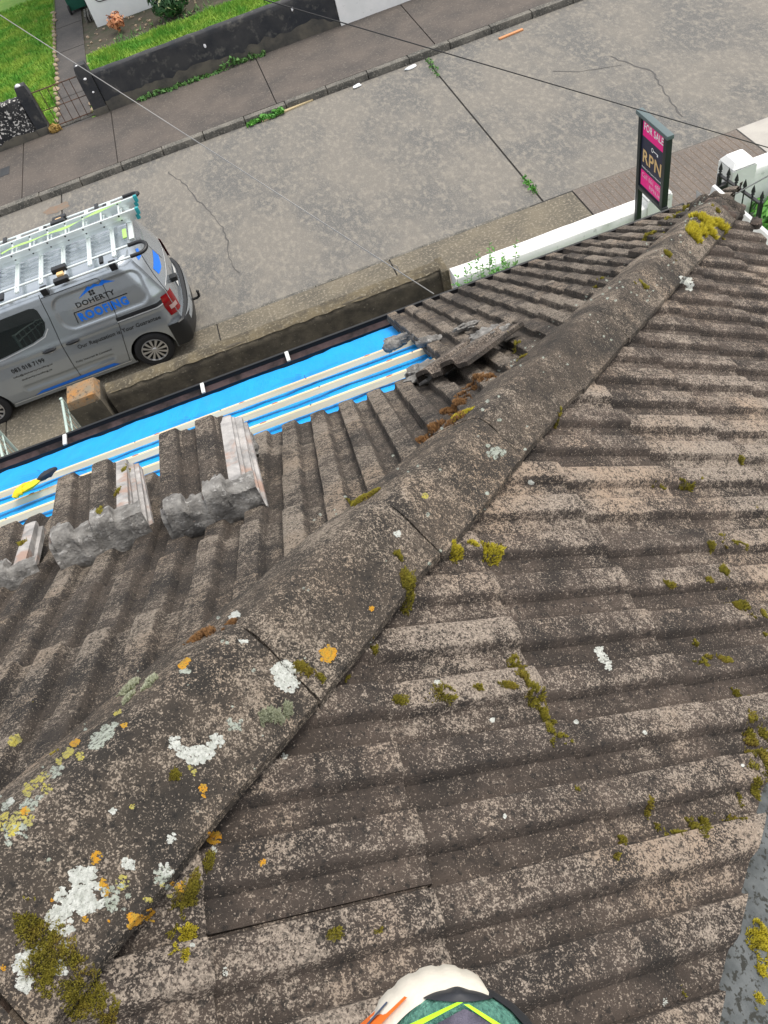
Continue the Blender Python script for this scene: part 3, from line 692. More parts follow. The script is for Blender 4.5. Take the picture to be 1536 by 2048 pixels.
# roof and bonnet
V = [[bm.verts.new(VW(.358-.085*(1-abs(-1+2*j/80)**2.6), (-1+2*j/80)*hw(.36, 1.82), 1.82+.044*(1-(-1+2*j/80)**2))) for j in range(81)]]
for i in range(120):
    u = .36+(4.40-.36)*i/119; zt = ztop(u); h_ = hw(u, zt); row = []
    for j in range(81):
        f = -1+2*j/80; zz = zt+.045*(1-f*f)
        if .5 < u < 2.75 and abs(f) < .8: zz += .007*sst(math.sin(f*40), .1, .9)*sst(u, .5, .56)*(1-sst(u, 2.68, 2.75))
        row.append(bm.verts.new(VW(u, f*h_, zz)))
    V.append(row)
for i in range(120):
    for j in range(80): bm.faces.new([V[i][j], V[i][j+1], V[i+1][j+1], V[i+1][j]])
b = MB(); b.addbm(bm); bm.free(); body = b.build('body', M['van'], van, 50)
b = MB(); b.box(VX-4.2, VX-.35, YC-.84, YC+.84, .17, .30); b.build('floor_pan', M['black'], van)
for (hu, hz) in HUB:
    for s in (1, -1):
        b = MB(); rows = []
        for k in range(15):
            q = math.pi*k/14*1.16-.25; rows.append([VW(hu+.362*math.cos(q), s*.905, hz+.362*math.sin(q)), VW(hu+.362*math.cos(q), s*.60, hz+.362*math.sin(q))])
        b.grid(rows); b.build('wheel_arch', M['black'], van, 60)
# tailgate
b = MB(); rows = []
for j in range(33):
    z = .62+(1.82-.62)*j/32; row = []
    for k in range(41):
        f = -1+2*k/40; u = urear(z); hh = hw(u, z)
        row.append(VW(u-.085*(1-abs(f)**2.6)-.001, f*hh, z+(.045*(1-f*f) if j == 32 else 0)))
    rows.append(row)
b.grid(rows); tg = b.build('tailgate', M['van'], van, 40)
def TGp(f, z, off=.004): u = urear(z); return VW(u-.085*(1-abs(f)**2.6)-off, f*hw(u, z), z)
def tpatch(pts, m, name, parent, off=.005, n=4):
    bm = bmesh.new(); vs_ = [bm.verts.new((p[0], p[1], 0)) for p in pts]; bm.faces.new(vs_)
    bmesh.ops.triangulate(bm, faces=bm.faces[:]); bmesh.ops.subdivide_edges(bm, edges=bm.edges[:], cuts=n, use_grid_fill=True)
    b = MB(); 
    for v in bm.verts: v.co = Vector(TGp(v.co.x, v.co.y, off))
    b.addbm(bm); bm.free(); return b.build(name, m, parent)
tpatch([(.50, 1.70), (.62, 1.74), (.72, 1.69), (.80, 1.73), (.86, 1.66), (.66, 1.64)], M['blue'], 'logo_mark', tg)
tpatch([(.05, 1.42), (.72, 1.42), (.72, 1.31), (.42, 1.27), (.05, 1.30)], M['blue'], 'logo_lettering', tg)
tpatch([(-.9, 1.178), (.9, 1.178), (.9, 1.192), (-.9, 1.192)], M['trim_and_highlight'], 'painted_crease_highlight', tg, .007, 6)  # pale strip paints in the highlight along the tailgate crease
tpatch([(.02, .66), (.035, .66), (.035, 1.80), (.02, 1.80)], M['seam'], 'door_gap', tg, .004, 5)
tpatch([(-.40, .78), (.24, .78), (.24, .90), (-.40, .90)], M['plate'], 'number_plate', tg, .016, 3)
b = MB(); b.box(VX-.05+.06, VX+.12, YC-.42, YC-.30, .98, 1.06, bev=.012); b.build('door_handle', M['black'], tg, 40)
for s in (1, -1):
    b = MB(); rows = []
    for j in range(15):
        z = .77+.35*j/14; u = urear(z); tap = 1-.35*abs(j/14-.5)
        rows.append([VW(u+.13*tap, s*(hw(u+.13*tap, z)+.006), z), VW(u+.09, s*(hw(u+.09, z)+.012), z), VW(u+.01, s*(hw(u+.01, z)+.006), z), VW(u-.045, s*(hw(u, z)-.06), z), VW(u-.062, s*(hw(u, z)-.13*tap), z)])
    b.grid(rows); tl = b.build('tail_light', M['red'], van, 60)
    b = MB(); rows = []
    for j in range(5):
        z = .86+.07*j/4; u = urear(z); rows.append([VW(u+.06, s*(hw(u+.06, z)+.016), z), VW(u+.01, s*(hw(u+.01, z)+.012), z), VW(u-.05, s*(hw(u, z)-.055), z)])
    b.grid(rows); b.build('reverse_lens', M['clear'], tl, 60)
b = MB(); rows = []
for j, (z, o) in enumerate(((.26, .03), (.30, .06), (.46, .075), (.60, .075), (.655, .05), (.665, .0))):
    row = []
    for k in range(41):
        f = -1+2*k/40; e = abs(f)**6; row.append(VW(-.06-o+.12*abs(f)**3, f*(.90), z))
    row = [VW(.27, -.944, z), VW(.10, -.944, z)]+row+[VW(.10, .944, z), VW(.27, .944, z)]
    rows.append(row)
b.grid(rows); bp_ = b.build('bumper', M['black'], van, 50)
b = MB(); rows = []
for z, o in ((.50, .082), (.58, .082), (.645, .066)):
    rows.append([VW(-.062-o+.12*abs(f)**3, f*.86, z) for f in [-.95+1.9*k/30 for k in range(31)]])
b.grid(rows); b.build('bumper_skin', M['van'], bp_, 60)
b = MB(); b.tube([VW(-.08, .0, .34), VW(-.20, .0, .34), VW(-.24, 0, .36), VW(-.25, 0, .42)], .022, 8); b.ell(VW(-.25, 0, .45), (.028, .028, .028), 8, 6); b.build('tow_hook', M['black'], van, 60)
# wheels
def wheel(u, s, first):
    hx, hy, hz = VW(u, s*.83, .315)
    if first is not None:
        c = first.copy(); col.objects.link(c); c.parent = van; c.location = Vector((hx, hy, hz))-wl(van); c.rotation_euler = (0, 0, 0 if s > 0 else math.pi)
        for ch in list(first.children): d = ch.copy(); col.objects.link(d); d.parent = c
        return c
    W_ = MB(); pr = [(.20, -.085), (.245, -.092), (.29, -.088), (.308, -.07), (.314, -.04), (.314, .04), (.308, .07), (.29, .088), (.245, .092), (.20, .085)]
    W_.lathe(pr, (0, 0, 0), 'y', 48)
    o = W_.build('wheel', M['rubber'], None, 50); o.parent = van; o.location = Vector((hx, hy, hz))-wl(van)
    r_ = MB(); r_.lathe([(.205, -.05), (.205, -.088), (.192, -.092), (.186, -.07)], (0, 0, 0), 'y', 48)
    r_.lathe([(.001, -.084), (.035, -.084), (.045, -.074), (.05, -.05)], (0, 0, 0), 'y', 20)
    for k in range(12):
        q = 2*math.pi*k/12; d = Vector((math.cos(q), 0, math.sin(q))); e = Vector((-d.z, 0, d.x))
        wi, wo = .011, .024
        P0, P1, P2 = d*.04, d*.12, d*.19
        r_.add([P0-e*wi+Vector((0, -.080, 0)), P0+e*wi+Vector((0, -.080, 0)), P1+e*.016+Vector((0, -.086, 0)), P2+e*wo+Vector((0, -.082, 0)), P2-e*wo+Vector((0, -.082, 0)), P1-e*.016+Vector((0, -.086, 0))], [(0, 1, 2, 5), (5, 2, 3, 4)])
    ro = r_.build('rim', M['rim'], None, 40); ro.parent = o
    bk = MB(); bk.lathe([(.001, -.045), (.205, -.045)], (0, 0, 0), 'y', 24); bo_ = bk.build('brake_backing', M['ink'], None); bo_.parent = o
    return o
w0 = wheel(.65, 1, None)
for u, s in ((3.435, 1), (.65, -1), (3.435, -1)): wheel(u, s, w0)
# things that lie on the near flank
def SP(u, z, off): return VW(u, hw(u, z)+off, z)
def spatch(pts, m, name, off=.003, cuts=3, parent=body, far=False):
    bm = bmesh.new(); vs_ = [bm.verts.new((p[0], p[1], 0)) for p in pts]; bm.faces.new(vs_)
    bmesh.ops.triangulate(bm, faces=bm.faces[:])
    if cuts: bmesh.ops.subdivide_edges(bm, edges=bm.edges[:], cuts=cuts, use_grid_fill=True)
    for v in bm.verts:
        u, z = v.co.x, v.co.y; v.co = Vector(VW(u, (-1 if far else 1)*(hw(u, z)+off), z))
    b = MB(); b.addbm(bm); bm.free(); return b.build(name, m, parent, 60)
def sline(pts, wd, m, name, off=.0025, parent=body):
    P = []
    for (a, c) in zip(pts, pts[1:]):
        a, c = Vector(a), Vector(c); n = max(1, int((c-a).length/.03)); P += [a.lerp(c, k/n) for k in range(n)]
    P.append(Vector(pts[-1])); rows = []
    for i, p in enumerate(P):
        t_ = (P[min(i+1, len(P)-1)]-P[max(i-1, 0)]).normalized(); n = Vector((-t_.y, t_.x))*wd/2
        rows.append([SP(p.x-n.x, p.y-n.y, off), SP(p.x+n.x, p.y+n.y, off)])
    b = MB(); b.grid(rows); return b.build(name, m, parent)
def stxt(t_, x0, x1, z0, z1, m, name='lettering', slope=0, shear=0, off=.0035, bold=.012):
    vs_, fs_ = text_poly(t_, shear, bold); b = MB(); u0_ = VX-x0
    b.add([SP(u0_-x*(x1-x0), z0+y*(z1-z0)+slope*x, off) for x, y in vs_], fs_); b.build(name, m, body)
def wx(x): return VX-x
sline([(wx(-3.59), 1.78), (wx(-3.62), 1.45), (wx(-3.70), .95), (wx(-3.74), .5), (wx(-3.74), .24)], .011, M['seam'], 'door_gap')
sline([(wx(-3.58), 1.735), (wx(-2.74), 1.735), (wx(-2.70), 1.71), (wx(-2.685), 1.62), (wx(-2.74), 1.10), (wx(-2.86), .60), (wx(-2.94), .27)], .010, M['seam'], 'door_gap')
sline([(wx(-2.0), 1.79), (wx(-1.96), 1.45), (wx(-1.90), 1.14)], .010, M['seam'], 'panel_join')
sline([(wx(-4.9), .262), (wx(-2.92), .262)], .020, M['trim_and_highlight'], 'painted_sill_highlight', .006)  # bright line painted for the highlight running along the sill
sline([(wx(-2.77), 1.055), (wx(-2.02), 1.055)], .055, M['ink'], 'door_rail_slot', .004); sline([(wx(-2.77), 1.018), (wx(-2.02), 1.018)], .014, M['trim_and_highlight'], 'rail_trim', .006)
spatch([(wx(-4.53), .285), (wx(-3.10), .285), (wx(-3.18), .345), (wx(-4.40), .335)], M['blue'], 'blue_stripe', .004)
wn = spatch([(1.87, 1.60), (1.87, 1.40), (1.92, 1.30), (2.01, 1.22), (2.2, 1.17), (2.7, 1.115), (3.15, 1.10), (3.35, 1.16), (2.9, 1.58), (2.75, 1.655), (1.97, 1.665), (1.9, 1.645)], M['glass'], 'window', .005, 3)
sline([(1.88, 1.30), (1.99, 1.195), (2.2, 1.145), (2.7, 1.09), (3.2, 1.075)], .016, M['trim_and_highlight'], 'window_trim', .006)
spatch([(2.85, 1.74), (2.85, 1.6), (3.35, 1.14), (3.47, 1.19)], M['ink'], 'pillar_trim', .004)
b = MB(); rows = []
for i in range(12):
    u = 2.98+.62*i/11; zt = ztop(u); rows.append([VW(u-.01, f*hw(u, zt)*.93, zt+.045*(1-f*f)+.012) for f in [-1+k/6 for k in range(13)]])
b.grid(rows); b.build('windscreen', M['glass'], body, 60)
for x in (-3.90, -3.52):
    b = MB(); u = wx(x); c = Vector(SP(u, .975, .02)); b.ell(c, (.115, .028, .028), 12, 7); hd = b.build('door_handle', M['ink'], body, 60)
    b = MB(); c = Vector(SP(u, .945, .008)); b.ell(c+Vector((0.01, 0, 0)), (.06, .014, .022), 10, 6); b.build('handle_cup', M['trim_and_highlight'], hd, 60)
b = MB(); c = Vector(SP(3.25, 1.08, .11)); b.ell(c, (.09, .12, .10), 12, 8); b.build('door_mirror', M['ink'], body, 60)
stxt('DOHERTY', -3.19, -2.585, 1.42, 1.50, M['ink'], 'lettering', 0, 0, .0035, .022)
sline([(wx(-3.28), 1.37), (wx(-2.43), 1.37)], .013, M['ink'], 'logo_line', .0035); sline([(wx(-3.275), 1.37), (wx(-3.30), 1.20)], .013, M['ink'], 'logo_line', .0035)
stxt('ROOFING', -3.245, -2.47, 1.205, 1.345, M['blue'], 'lettering', 0, 0, .0035, .05)
spatch([(wx(-3.10), 1.545), (wx(-2.90), 1.665), (wx(-2.86), 1.645), (wx(-2.80), 1.675), (wx(-2.74), 1.635), (wx(-2.66), 1.688), (wx(-2.60), 1.645), (wx(-2.50), 1.60), (wx(-2.66), 1.622), (wx(-2.70), 1.605), (wx(-2.80), 1.625), (wx(-2.88), 1.612)], M['blue'], 'mountain_emblem', .0035, 1)
for dx in (0, .045):
    for dz in (0, .04): spatch([(wx(-2.93+dx), 1.525+dz), (wx(-2.895+dx), 1.525+dz), (wx(-2.895+dx), 1.557+dz), (wx(-2.93+dx), 1.557+dz)], M['ink'], 'window_emblem', .0035, 0)
stxt('Our Reputation is Your Guarantee', -3.51, -2.16, .795, .885, M['ink'], 'lettering', 0, .12)
stxt('Fully Insured & Licensed', -3.67, -3.08, .585, .630, M['ink'], 'lettering', 0, .12)
stxt('083 018 7199', -4.59, -4.06, .81, .89, M['ink'], 'lettering', 0, 0, .0035, .025)
stxt('info@dohertyroofing.ie', -4.63, -3.99, .715, .755, M['ink']); stxt('dohertyroofing.ie', -4.55, -4.05, .625, .665, M['ink'])
# roof rack
def rack_side(s):
    yo, yi = s*.88, s*.66
    b = MB(); z1, z2 = 1.90, 1.95
    b.tube([VW(.20, yo, z1), VW(3.0, yo, z1)], .019, 8); b.build('rack_rail', M['alu'], rack, 50)
    b = MB(); b.tube([VW(.20, yi, z2), VW(3.0, yi, z2)], .019, 8); b.build('rack_rail', M['alu'], rack, 50)
    b = MB(); b.tube([VW(.26, yo, z1), VW(.12, yo, z1)] + [VW(.12-.12*math.sin(q), s*(.77+.11*math.cos(q)), 1.90+.05*(1-math.cos(q))/2) for q in [k*math.pi/8 for k in range(1, 8)]] + [VW(.12, yi, z2), VW(.26, yi, z2)], .028, 8); b.build('rack_end_loop', M['ink'], rack, 60)
    for u in (.55, 1.60, 2.65):
        b = MB(); b.box(VX-u-.05, VX-u+.05, *sorted((YC-s*.91, YC-s*.80)), 1.77, 1.88, bev=.008)
        b.build('rack_foot', M['ink'], rack, 40)
    u = 1.30
    for (o0, o1, za, zb) in ((.925, .83, 1.865, 1.935), (.71, .61, 1.915, 1.99)):
        b = MB(); b.box(VX-u-.11, VX-u+.11, *sorted((YC-s*o0, YC-s*o1)), za, zb, bev=.01); b.build('ladder_clamp', M['ink'], rack, 40)
    b = MB(); b.box(VX-u-.05, VX-u+.05, *sorted((YC-s*.81, YC-s*.73)), 1.90, 1.955, bev=.012); b.build('clamp_badge', M['gold'], rack, 40)
    for u in (.68, 2.2):
        b = MB(); b.box(VX-u-.03, VX-u+.03, *sorted((YC-s*.86, YC-s*.69)), 1.90, 1.935, bev=.006); b.build('rack_strut', M['ink'], rack, 40)
rack = MB(); rack.box(VX-2.95, VX-2.90, YC-.80, YC+.80, 1.90, 1.925); rack = rack.build('roof_rack', M['alu'], van)
rack_side(1); rack_side(-1)
for x in (-2.33, -2.70, -3.10, -3.45, -3.82, -4.2):
    b = MB(); b.box(x-.032, x-.008, YC-.80, YC+.80, 1.90, 1.928, bev=.004); b.box(x+.008, x+.032, YC-.80, YC+.80, 1.90, 1.928, bev=.004); b.box(x-.012, x+.012, YC-.80, YC+.80, 1.896, 1.915); b.build('cross_bar', M['alu'], rack, 40)
b = MB(); b.box(-2.08, -2.0, YC-.52, YC+.55, 1.885, 1.93, bev=.012); b.build('rear_bar', M['alu'], rack, 40)
def ladder(y0, y1, z, x_end, label, capm):
    L_ = thing('ladder', label, 'ladder', (-3.6, (y0+y1)/2, z), 'ladders on the van roof')
    for y in (y0, y1):
        b = MB(); b.box(-5.6, x_end, y-.016, y+.016, z-.045, z+.045, bev=.006); b.build('stile', M['alu'], L_, 40)
        b = MB(); b.box(x_end-.005, x_end+.05, y-.024, y+.024, z-.052, z+.052, bev=.01); b.build('end_cap', capm, L_, 40)
        b = MB()
        for k in range(12): 
            x = -2.12-.28*k; b.lathe([(.001, .018), (.014, .018), (.014, -.018), (.001, -.018)], (x, y, z+.02), 'y', 8)
        b.build('rung_rivets', M['ink'], L_)
    for k in range(12):
        x = -2.12-.28*k; b = MB(); b.tube([(x, y0, z), (x, y1, z)], .016, 8); b.build('rung', M['alu'], L_, 40)
ladder(11.36, 11.74, 1.985, -1.90, 'lower aluminium ladder section with teal end caps strapped on the van roof', M['teal'])
ladder(11.30, 11.66, 2.085, -1.86, 'upper aluminium ladder section lying on top of the other on the van roof', M['teal'])
b = MB(); rows = []
for i in range(40):
    f = i/39; x = -3.95+1.9*f; y = 11.42+.20*f+.03*math.sin(f*9); rows.append([(x, y, 2.115+.01*math.sin(f*21)), (x-.01, y+.035, 2.12+.008*math.sin(f*17))])
b.grid(rows); tag(b.build('ratchet_strap', M['lime'], None, 60), 'lime green strap lying along the ladders on the van roof', 'strap')
b = MB(); b.box(-2.16, -2.10, 10.95, 11.2, 1.93, 1.95, bev=.004); tag(b.build('ratchet_strap', M['lime'], None, 40), 'short lime strap end hanging over the rear rack bar', 'strap')

# ------------------------------------------------------------------ own house and roof
P_ = R(30.83); CP, SN = math.cos(P_), math.sin(P_)
CO = Vector((2.2211, 3.1758, 5.026))
def Lp(a, b_, n=0): return CO+Vector((-a, -b_*CP+n*SN, b_*SN+n*CP))
def Rp(a, b_, n=0): return CO+Vector((-b_*CP+n*SN, -a, b_*SN+n*CP))
def onL(u, v, n=0):
    N = Vector((0, SN, CP)); d = ray(u, v); X = CAM+d*((N.dot(CO-CAM)+n)/N.dot(d)); e = X-CO
    return -e.x, e.dot(Vector((0, -CP, SN)))
def onR(u, v, n=0):
    N = Vector((SN, 0, CP)); d = ray(u, v); X = CAM+d*((N.dot(CO-CAM)+n)/N.dot(d)); e = X-CO
    return -e.y, e.dot(Vector((-CP, 0, SN)))
SURF_V, SURF_F = [], []
def surf(o):
    k = len(SURF_V); m = Matrix.Translation(wl(o.parent)) @ o.matrix_basis if o.parent else o.matrix_basis
    SURF_V.extend([m @ v.co for v in o.data.vertices]); SURF_F.extend([tuple(k+i for i in p.vertices) for p in o.data.polygons])

house = thing('roof_house', 'house with the brown hipped tile roof the picture is taken from', 'house', (0, 0, 0))
b = MB(); b.box(-9, 1.98, -7, 3.20, -.02, 4.70); b.build('wall', M['render'], house)
rf = MB()
# boards below the tiles
rf.add([Lp(-.02, -.30, -.06), Lp(9, -.30, -.06), Lp(9, 5.0, -.06), Lp(5.0*CP, 5.0, -.06)], [(0, 1, 2, 3)])
rf.add([Rp(.0, -.02, -.06), Rp(5.0*CP, 5.0, -.06), Rp(8, 5.0, -.06), Rp(8, -.02, -.06)], [(0, 1, 2, 3)])
roof = rf.build('roof', M['deck'], house)

def tile_mesh(name, pitch, seed, mats, L_=.40, th=.014, hgt=.022, chips=.004, lap=0, worn=False):
    """interlocking concrete tile, two raised ribs; x across, y up the slope from the tail, z out of the roof"""
    r = random.Random(seed); prof = []
    for k in range(2):
        o = pitch*k
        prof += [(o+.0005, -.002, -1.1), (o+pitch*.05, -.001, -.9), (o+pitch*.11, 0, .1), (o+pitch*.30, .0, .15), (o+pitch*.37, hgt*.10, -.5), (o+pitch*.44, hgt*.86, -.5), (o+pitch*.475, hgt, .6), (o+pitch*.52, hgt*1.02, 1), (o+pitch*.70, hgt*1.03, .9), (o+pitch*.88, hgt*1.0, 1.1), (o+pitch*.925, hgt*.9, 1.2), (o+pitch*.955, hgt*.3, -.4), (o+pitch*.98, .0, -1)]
    prof.append((2*pitch+.001, 0, 0))
    n = len(prof); ys = [0, .005, .02, .06, .12, .18, .24, .285, .31, L_]
    b = MB(); rib = []; top = []
    for yi, y in enumerate(ys):
        row = []
        for xi, (x, z, q) in enumerate(prof):
            e = Vector((x*30, y*12, seed*3.7)); d = noise.noise(e)*.0016
            yy = y
            if yi == 0: yy += noise.noise(Vector((x*45, seed*9, 3)))*chips+.002; 
            zz = z+d-(.004 if yi == 0 else 0)-(.0015 if yi == 1 else 0)
            row.append((x, yy, zz)); rib.append(q)
        top.append(row)
    b.grid([t[::-1] for t in top]); rib2 = []
    if lap:
        for i, f in enumerate(b.f):
            if sum(b.v[k][0] for k in f)/len(f) < lap: b.m[i] = 1
    for y in ys: rib2 += [p[2]+(.12-.45*y-(.7 if y > .28 else 0)+(.4 if y < .01 else 0)) for p in prof][::-1]  # paler at the tail edge, darker where the next course overlaps
    # tail face, head face, sides, underside
    f0 = [(x, y+.001, z-th) for x, y, z in top[0]]; f1 = [(x, y, z-th) for x, y, z in top[-1]]
    k0 = b.add([*top[0], *f0], [], 1); 
    for i in range(n-1): b.f.append((k0+i, k0+i+1, k0+n+i+1, k0+n+i)[::-1]); b.m.append(1)
    k1 = b.add([*top[-1], *f1], [], 1)
    for i in range(n-1): b.f.append((k1+i, k1+i+1, k1+n+i+1, k1+n+i)); b.m.append(1)
    for s in (0, n-1):
        kk = b.add([t[s] for t in top]+[(t[s][0], t[s][1], t[s][2]-th) for t in top], [], 1); m_ = len(top)
        for i in range(m_-1): b.f.append((kk+i, kk+i+1, kk+m_+i+1, kk+m_+i)); b.m.append(1)
    ku = b.add(f0+f1, [], 1)
    for i in range(n-1): b.f.append((ku+i, ku+i+1, ku+n+i+1, ku+n+i)); b.m.append(1)
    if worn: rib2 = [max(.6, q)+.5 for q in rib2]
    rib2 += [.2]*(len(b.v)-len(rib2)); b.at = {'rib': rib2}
    o = b.build(name, mats, None, 35); me = o.data; bpy.data.objects.remove(o); return me
tail = M['bed']
pL_, pR_ = .105, .110
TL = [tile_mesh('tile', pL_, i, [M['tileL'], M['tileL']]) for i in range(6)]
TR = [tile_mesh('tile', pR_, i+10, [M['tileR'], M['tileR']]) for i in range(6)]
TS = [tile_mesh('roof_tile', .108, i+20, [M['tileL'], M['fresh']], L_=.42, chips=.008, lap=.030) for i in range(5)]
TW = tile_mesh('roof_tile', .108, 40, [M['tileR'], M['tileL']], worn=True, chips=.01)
HN = Vector((1, -1, 0)).normalized()
def place_tile(me, mtx, cuts):
    vs_ = [mtx @ v.co for v in me.vertices]
    new = me; need = False
    for (pt, n) in cuts:
        d = [(v-pt).dot(n) for v in vs_]
        if max(d) < .01: return None
        if min(d) < 0: need = True
    if need:
        bm = bmesh.new(); bm.from_mesh(me); inv = mtx.inverted()
        for (pt, n) in cuts:
            bmesh.ops.bisect_plane(bm, geom=bm.verts[:]+bm.edges[:]+bm.faces[:], plane_co=inv @ pt, plane_no=(mtx.to_3x3().transposed() @ n), clear_inner=True)
        if not bm.faces: bm.free(); return None
        new = bpy.data.meshes.new('tile'); bm.to_mesh(new); bm.free()
        for m in me.materials: new.materials.append(m)
    o = bpy.data.objects.new('tile', new); col.objects.link(o); o.parent = roof; o.matrix_basis = mtx; surf(o); return o
rows_L = [-.33, -.042, .246, .533, .821, 1.108, 1.396, 1.70, 2.005, 2.31, 2.615, 2.92, 3.225, 3.53, 3.835, 4.14]
TILT = math.atan(.0135/.305)
nl = nr = 0
def tmtx(o, x, y, z, jr):
    m = Matrix((x, y, z)).transposed().to_4x4(); m.translation = o
    return m @ Matrix.Rotation(-TILT+jr.uniform(-.006, .006), 4, 'X') @ Matrix.Rotation(jr.uniform(-.004, .004), 4, 'Z')
tr_ = random.Random(5)
for k, b0 in enumerate(rows_L):
    a = (b0*CP//(2*pL_))*2*pL_ - .065 + (.105 if k in () else 0)
    while a < (5.0 if k < 13 else 4.2):
        if k < 6 and a > (1.74 if k not in (3, 4) else 1.66): break
        if a+2*pL_ > b0*CP-.02:
            org = Lp(a, b0+tr_.uniform(-.006, .006), .026+tr_.uniform(-.003, .003))
            m = tmtx(org, Vector((-1, 0, 0)), Vector((0, -CP, SN)), Vector((0, SN, CP)), tr_)
            if place_tile(TL[tr_.randrange(6)], m, [(CO, -HN)]): nl += 1
        a += 2*pL_
rows_R = [.075, .465, .79, 1.115, 1.44, 1.765, 2.09, 2.415, 2.74, 3.065, 3.39, 3.715]
V0 = Rp(2.80, 1.974); V1 = Rp(3.156, 2.383); VN = (V1-V0).cross(Vector((SN, 0, CP))).normalized()
if VN.dot(Rp(2.3, 2.3)-V0) < 0: VN = -VN
for k, b0 in enumerate(rows_R):
    a = (b0*CP//(2*pR_))*2*pR_ + .04
    while a < 4.3:
        if a+2*pR_ > b0*CP-.02:
            org = Rp(a+2*pR_, b0+tr_.uniform(-.009, .009), .026+tr_.uniform(-.0035, .0035))
            m = tmtx(org, Vector((0, 1, 0)), Vector((-CP, 0, SN)), Vector((SN, 0, CP)), tr_)
            cuts = [(CO, HN)]
            if a > 2.55: cuts.append((V0, VN))
            if place_tile(TR[tr_.randrange(6)], m, cuts): nr += 1
        a += 2*pR_
print('tiles', nl, nr)
# valley lining
b = MB(); dv = (V1-V0).normalized(); rows = []
for i in range(30):
    p = V0+dv*(-.16+i*.085); rows.append([p+VN*.06+Vector((0, 0, -.012)), p-VN*.03+Vector((0, 0, -.008+.006*noise.noise(p*5))), p-VN*.14+Vector((0, 0, -.02+.012*noise.noise(p*6))), p-VN*.30+Vector((0, 0, .06))])
b.grid(rows); vo = b.build('valley_lining', M['lead'], roof, 60); surf(vo)
# hip tiles
DH = Vector((-1, -1, math.tan(P_))).normalized(); HS = HN; HM = DH.cross(HS).normalized()
if HM.z < 0: HM = -HM
def hipw(t): return .116+.040*min(1, max(0, (t-3.0)/1.5))
def hipm(s, r_=.026, kk=.78): return .122-(math.sqrt(s*s+r_*r_)-r_)*kk
joints = [.20, .36, .80, 1.24, 1.68, 2.12, 2.56, 3.00, 3.435, 3.87, 4.41, 4.86]
for i in range(len(joints)-1):
    t0_, t1_ = joints[i]+.0045, joints[i+1]-.0035; b = MB(); rows = []; ss = [-.152+.304*k/22 for k in range(23)]
    lift = rng.uniform(-.003, .004); tw = rng.uniform(-.012, .012); sh = rng.uniform(-.004, .004)
    for j in range(13):
        t_ = t0_+(t1_-t0_)*j/12; row = []
        for s in ss:
            s = s/.152*hipw(t_)
            e = Vector((s*9, t_*9, i)); m_ = hipm(s)-.022*(1-(hipw(t_)-.116)/.04)+noise.noise(e)*.0035+lift+s*tw-(.005 if j in (0, 12) else 0)-.006*(j/12)
            row.append(CO+DH*(t_+noise.noise(Vector((s*20, i*7, j//6)))*.004*(1 if j in (0, 12) else 0))+HS*(s+sh+noise.noise(Vector((t_*8, s*3, 1)))*.004)+HM*m_)
        rows.append(row)
    b.grid(rows); inn = [[p-HM*.016 for p in r_] for r_ in rows]
    for edge in ([rows[0], inn[0]], [rows[-1], inn[-1]], [[r_[0] for r_ in rows], [r_[0] for r_ in inn]], [[r_[-1] for r_ in rows], [r_[-1] for r_ in inn]]): b.grid(edge)
    o = b.build('hip_tile', M['hip'], roof, 45); surf(o)
b = MB(); rows = []
for j in range(160):
    t_ = .19+4.55*j/159; row = []
    for s, m_ in ((-.175, -.07), (-.145, -.02), (-.118, .0), (-.06, .050), (.0, .080), (.06, .046), (.096, .008), (.108, -.035), (.150, -.075)):
        s = s/.152*hipw(t_); m_ = m_-.018*(1-(hipw(t_)-.116)/.04)*(1 if m_ > -.05 else 0)
        row.append(CO+DH*t_+HS*(s+noise.noise(Vector((t_*14, s*9, 2)))*.008)+HM*(m_+noise.noise(Vector((t_*18, s*20, 7)))*.006))
    rows.append(row)
b.grid(rows); bo2 = b.build('mortar_bedding', M['bed'], roof, 60); surf(bo2)
# hip end lump of mortar at the corner
b = MB()
for (t_, s_, m_, r1) in ((.22, 0, .030, .09), (.20, .05, .015, .07), (.17, -.06, .02, .08)): b.ell(CO+DH*t_+HS*s_+HM*m_, (r1, r1, r1*.8), 14, 9, jit=.35)
surf(b.build('hip_end_mortar', M['hip'], roof, 60))
b = MB()
for k in range(7): b.ell(Rp(.22+rng.uniform(-.1, .1), .16+rng.uniform(-.1, .1), .06), (.035, .03, .025), 8, 6, jit=.5)
tag(b.build('mortar_crumbs', M['bed'], None, 60), 'crumbs of brown mortar beside the bright moss at the hip end', 'mortar', kind='stuff')
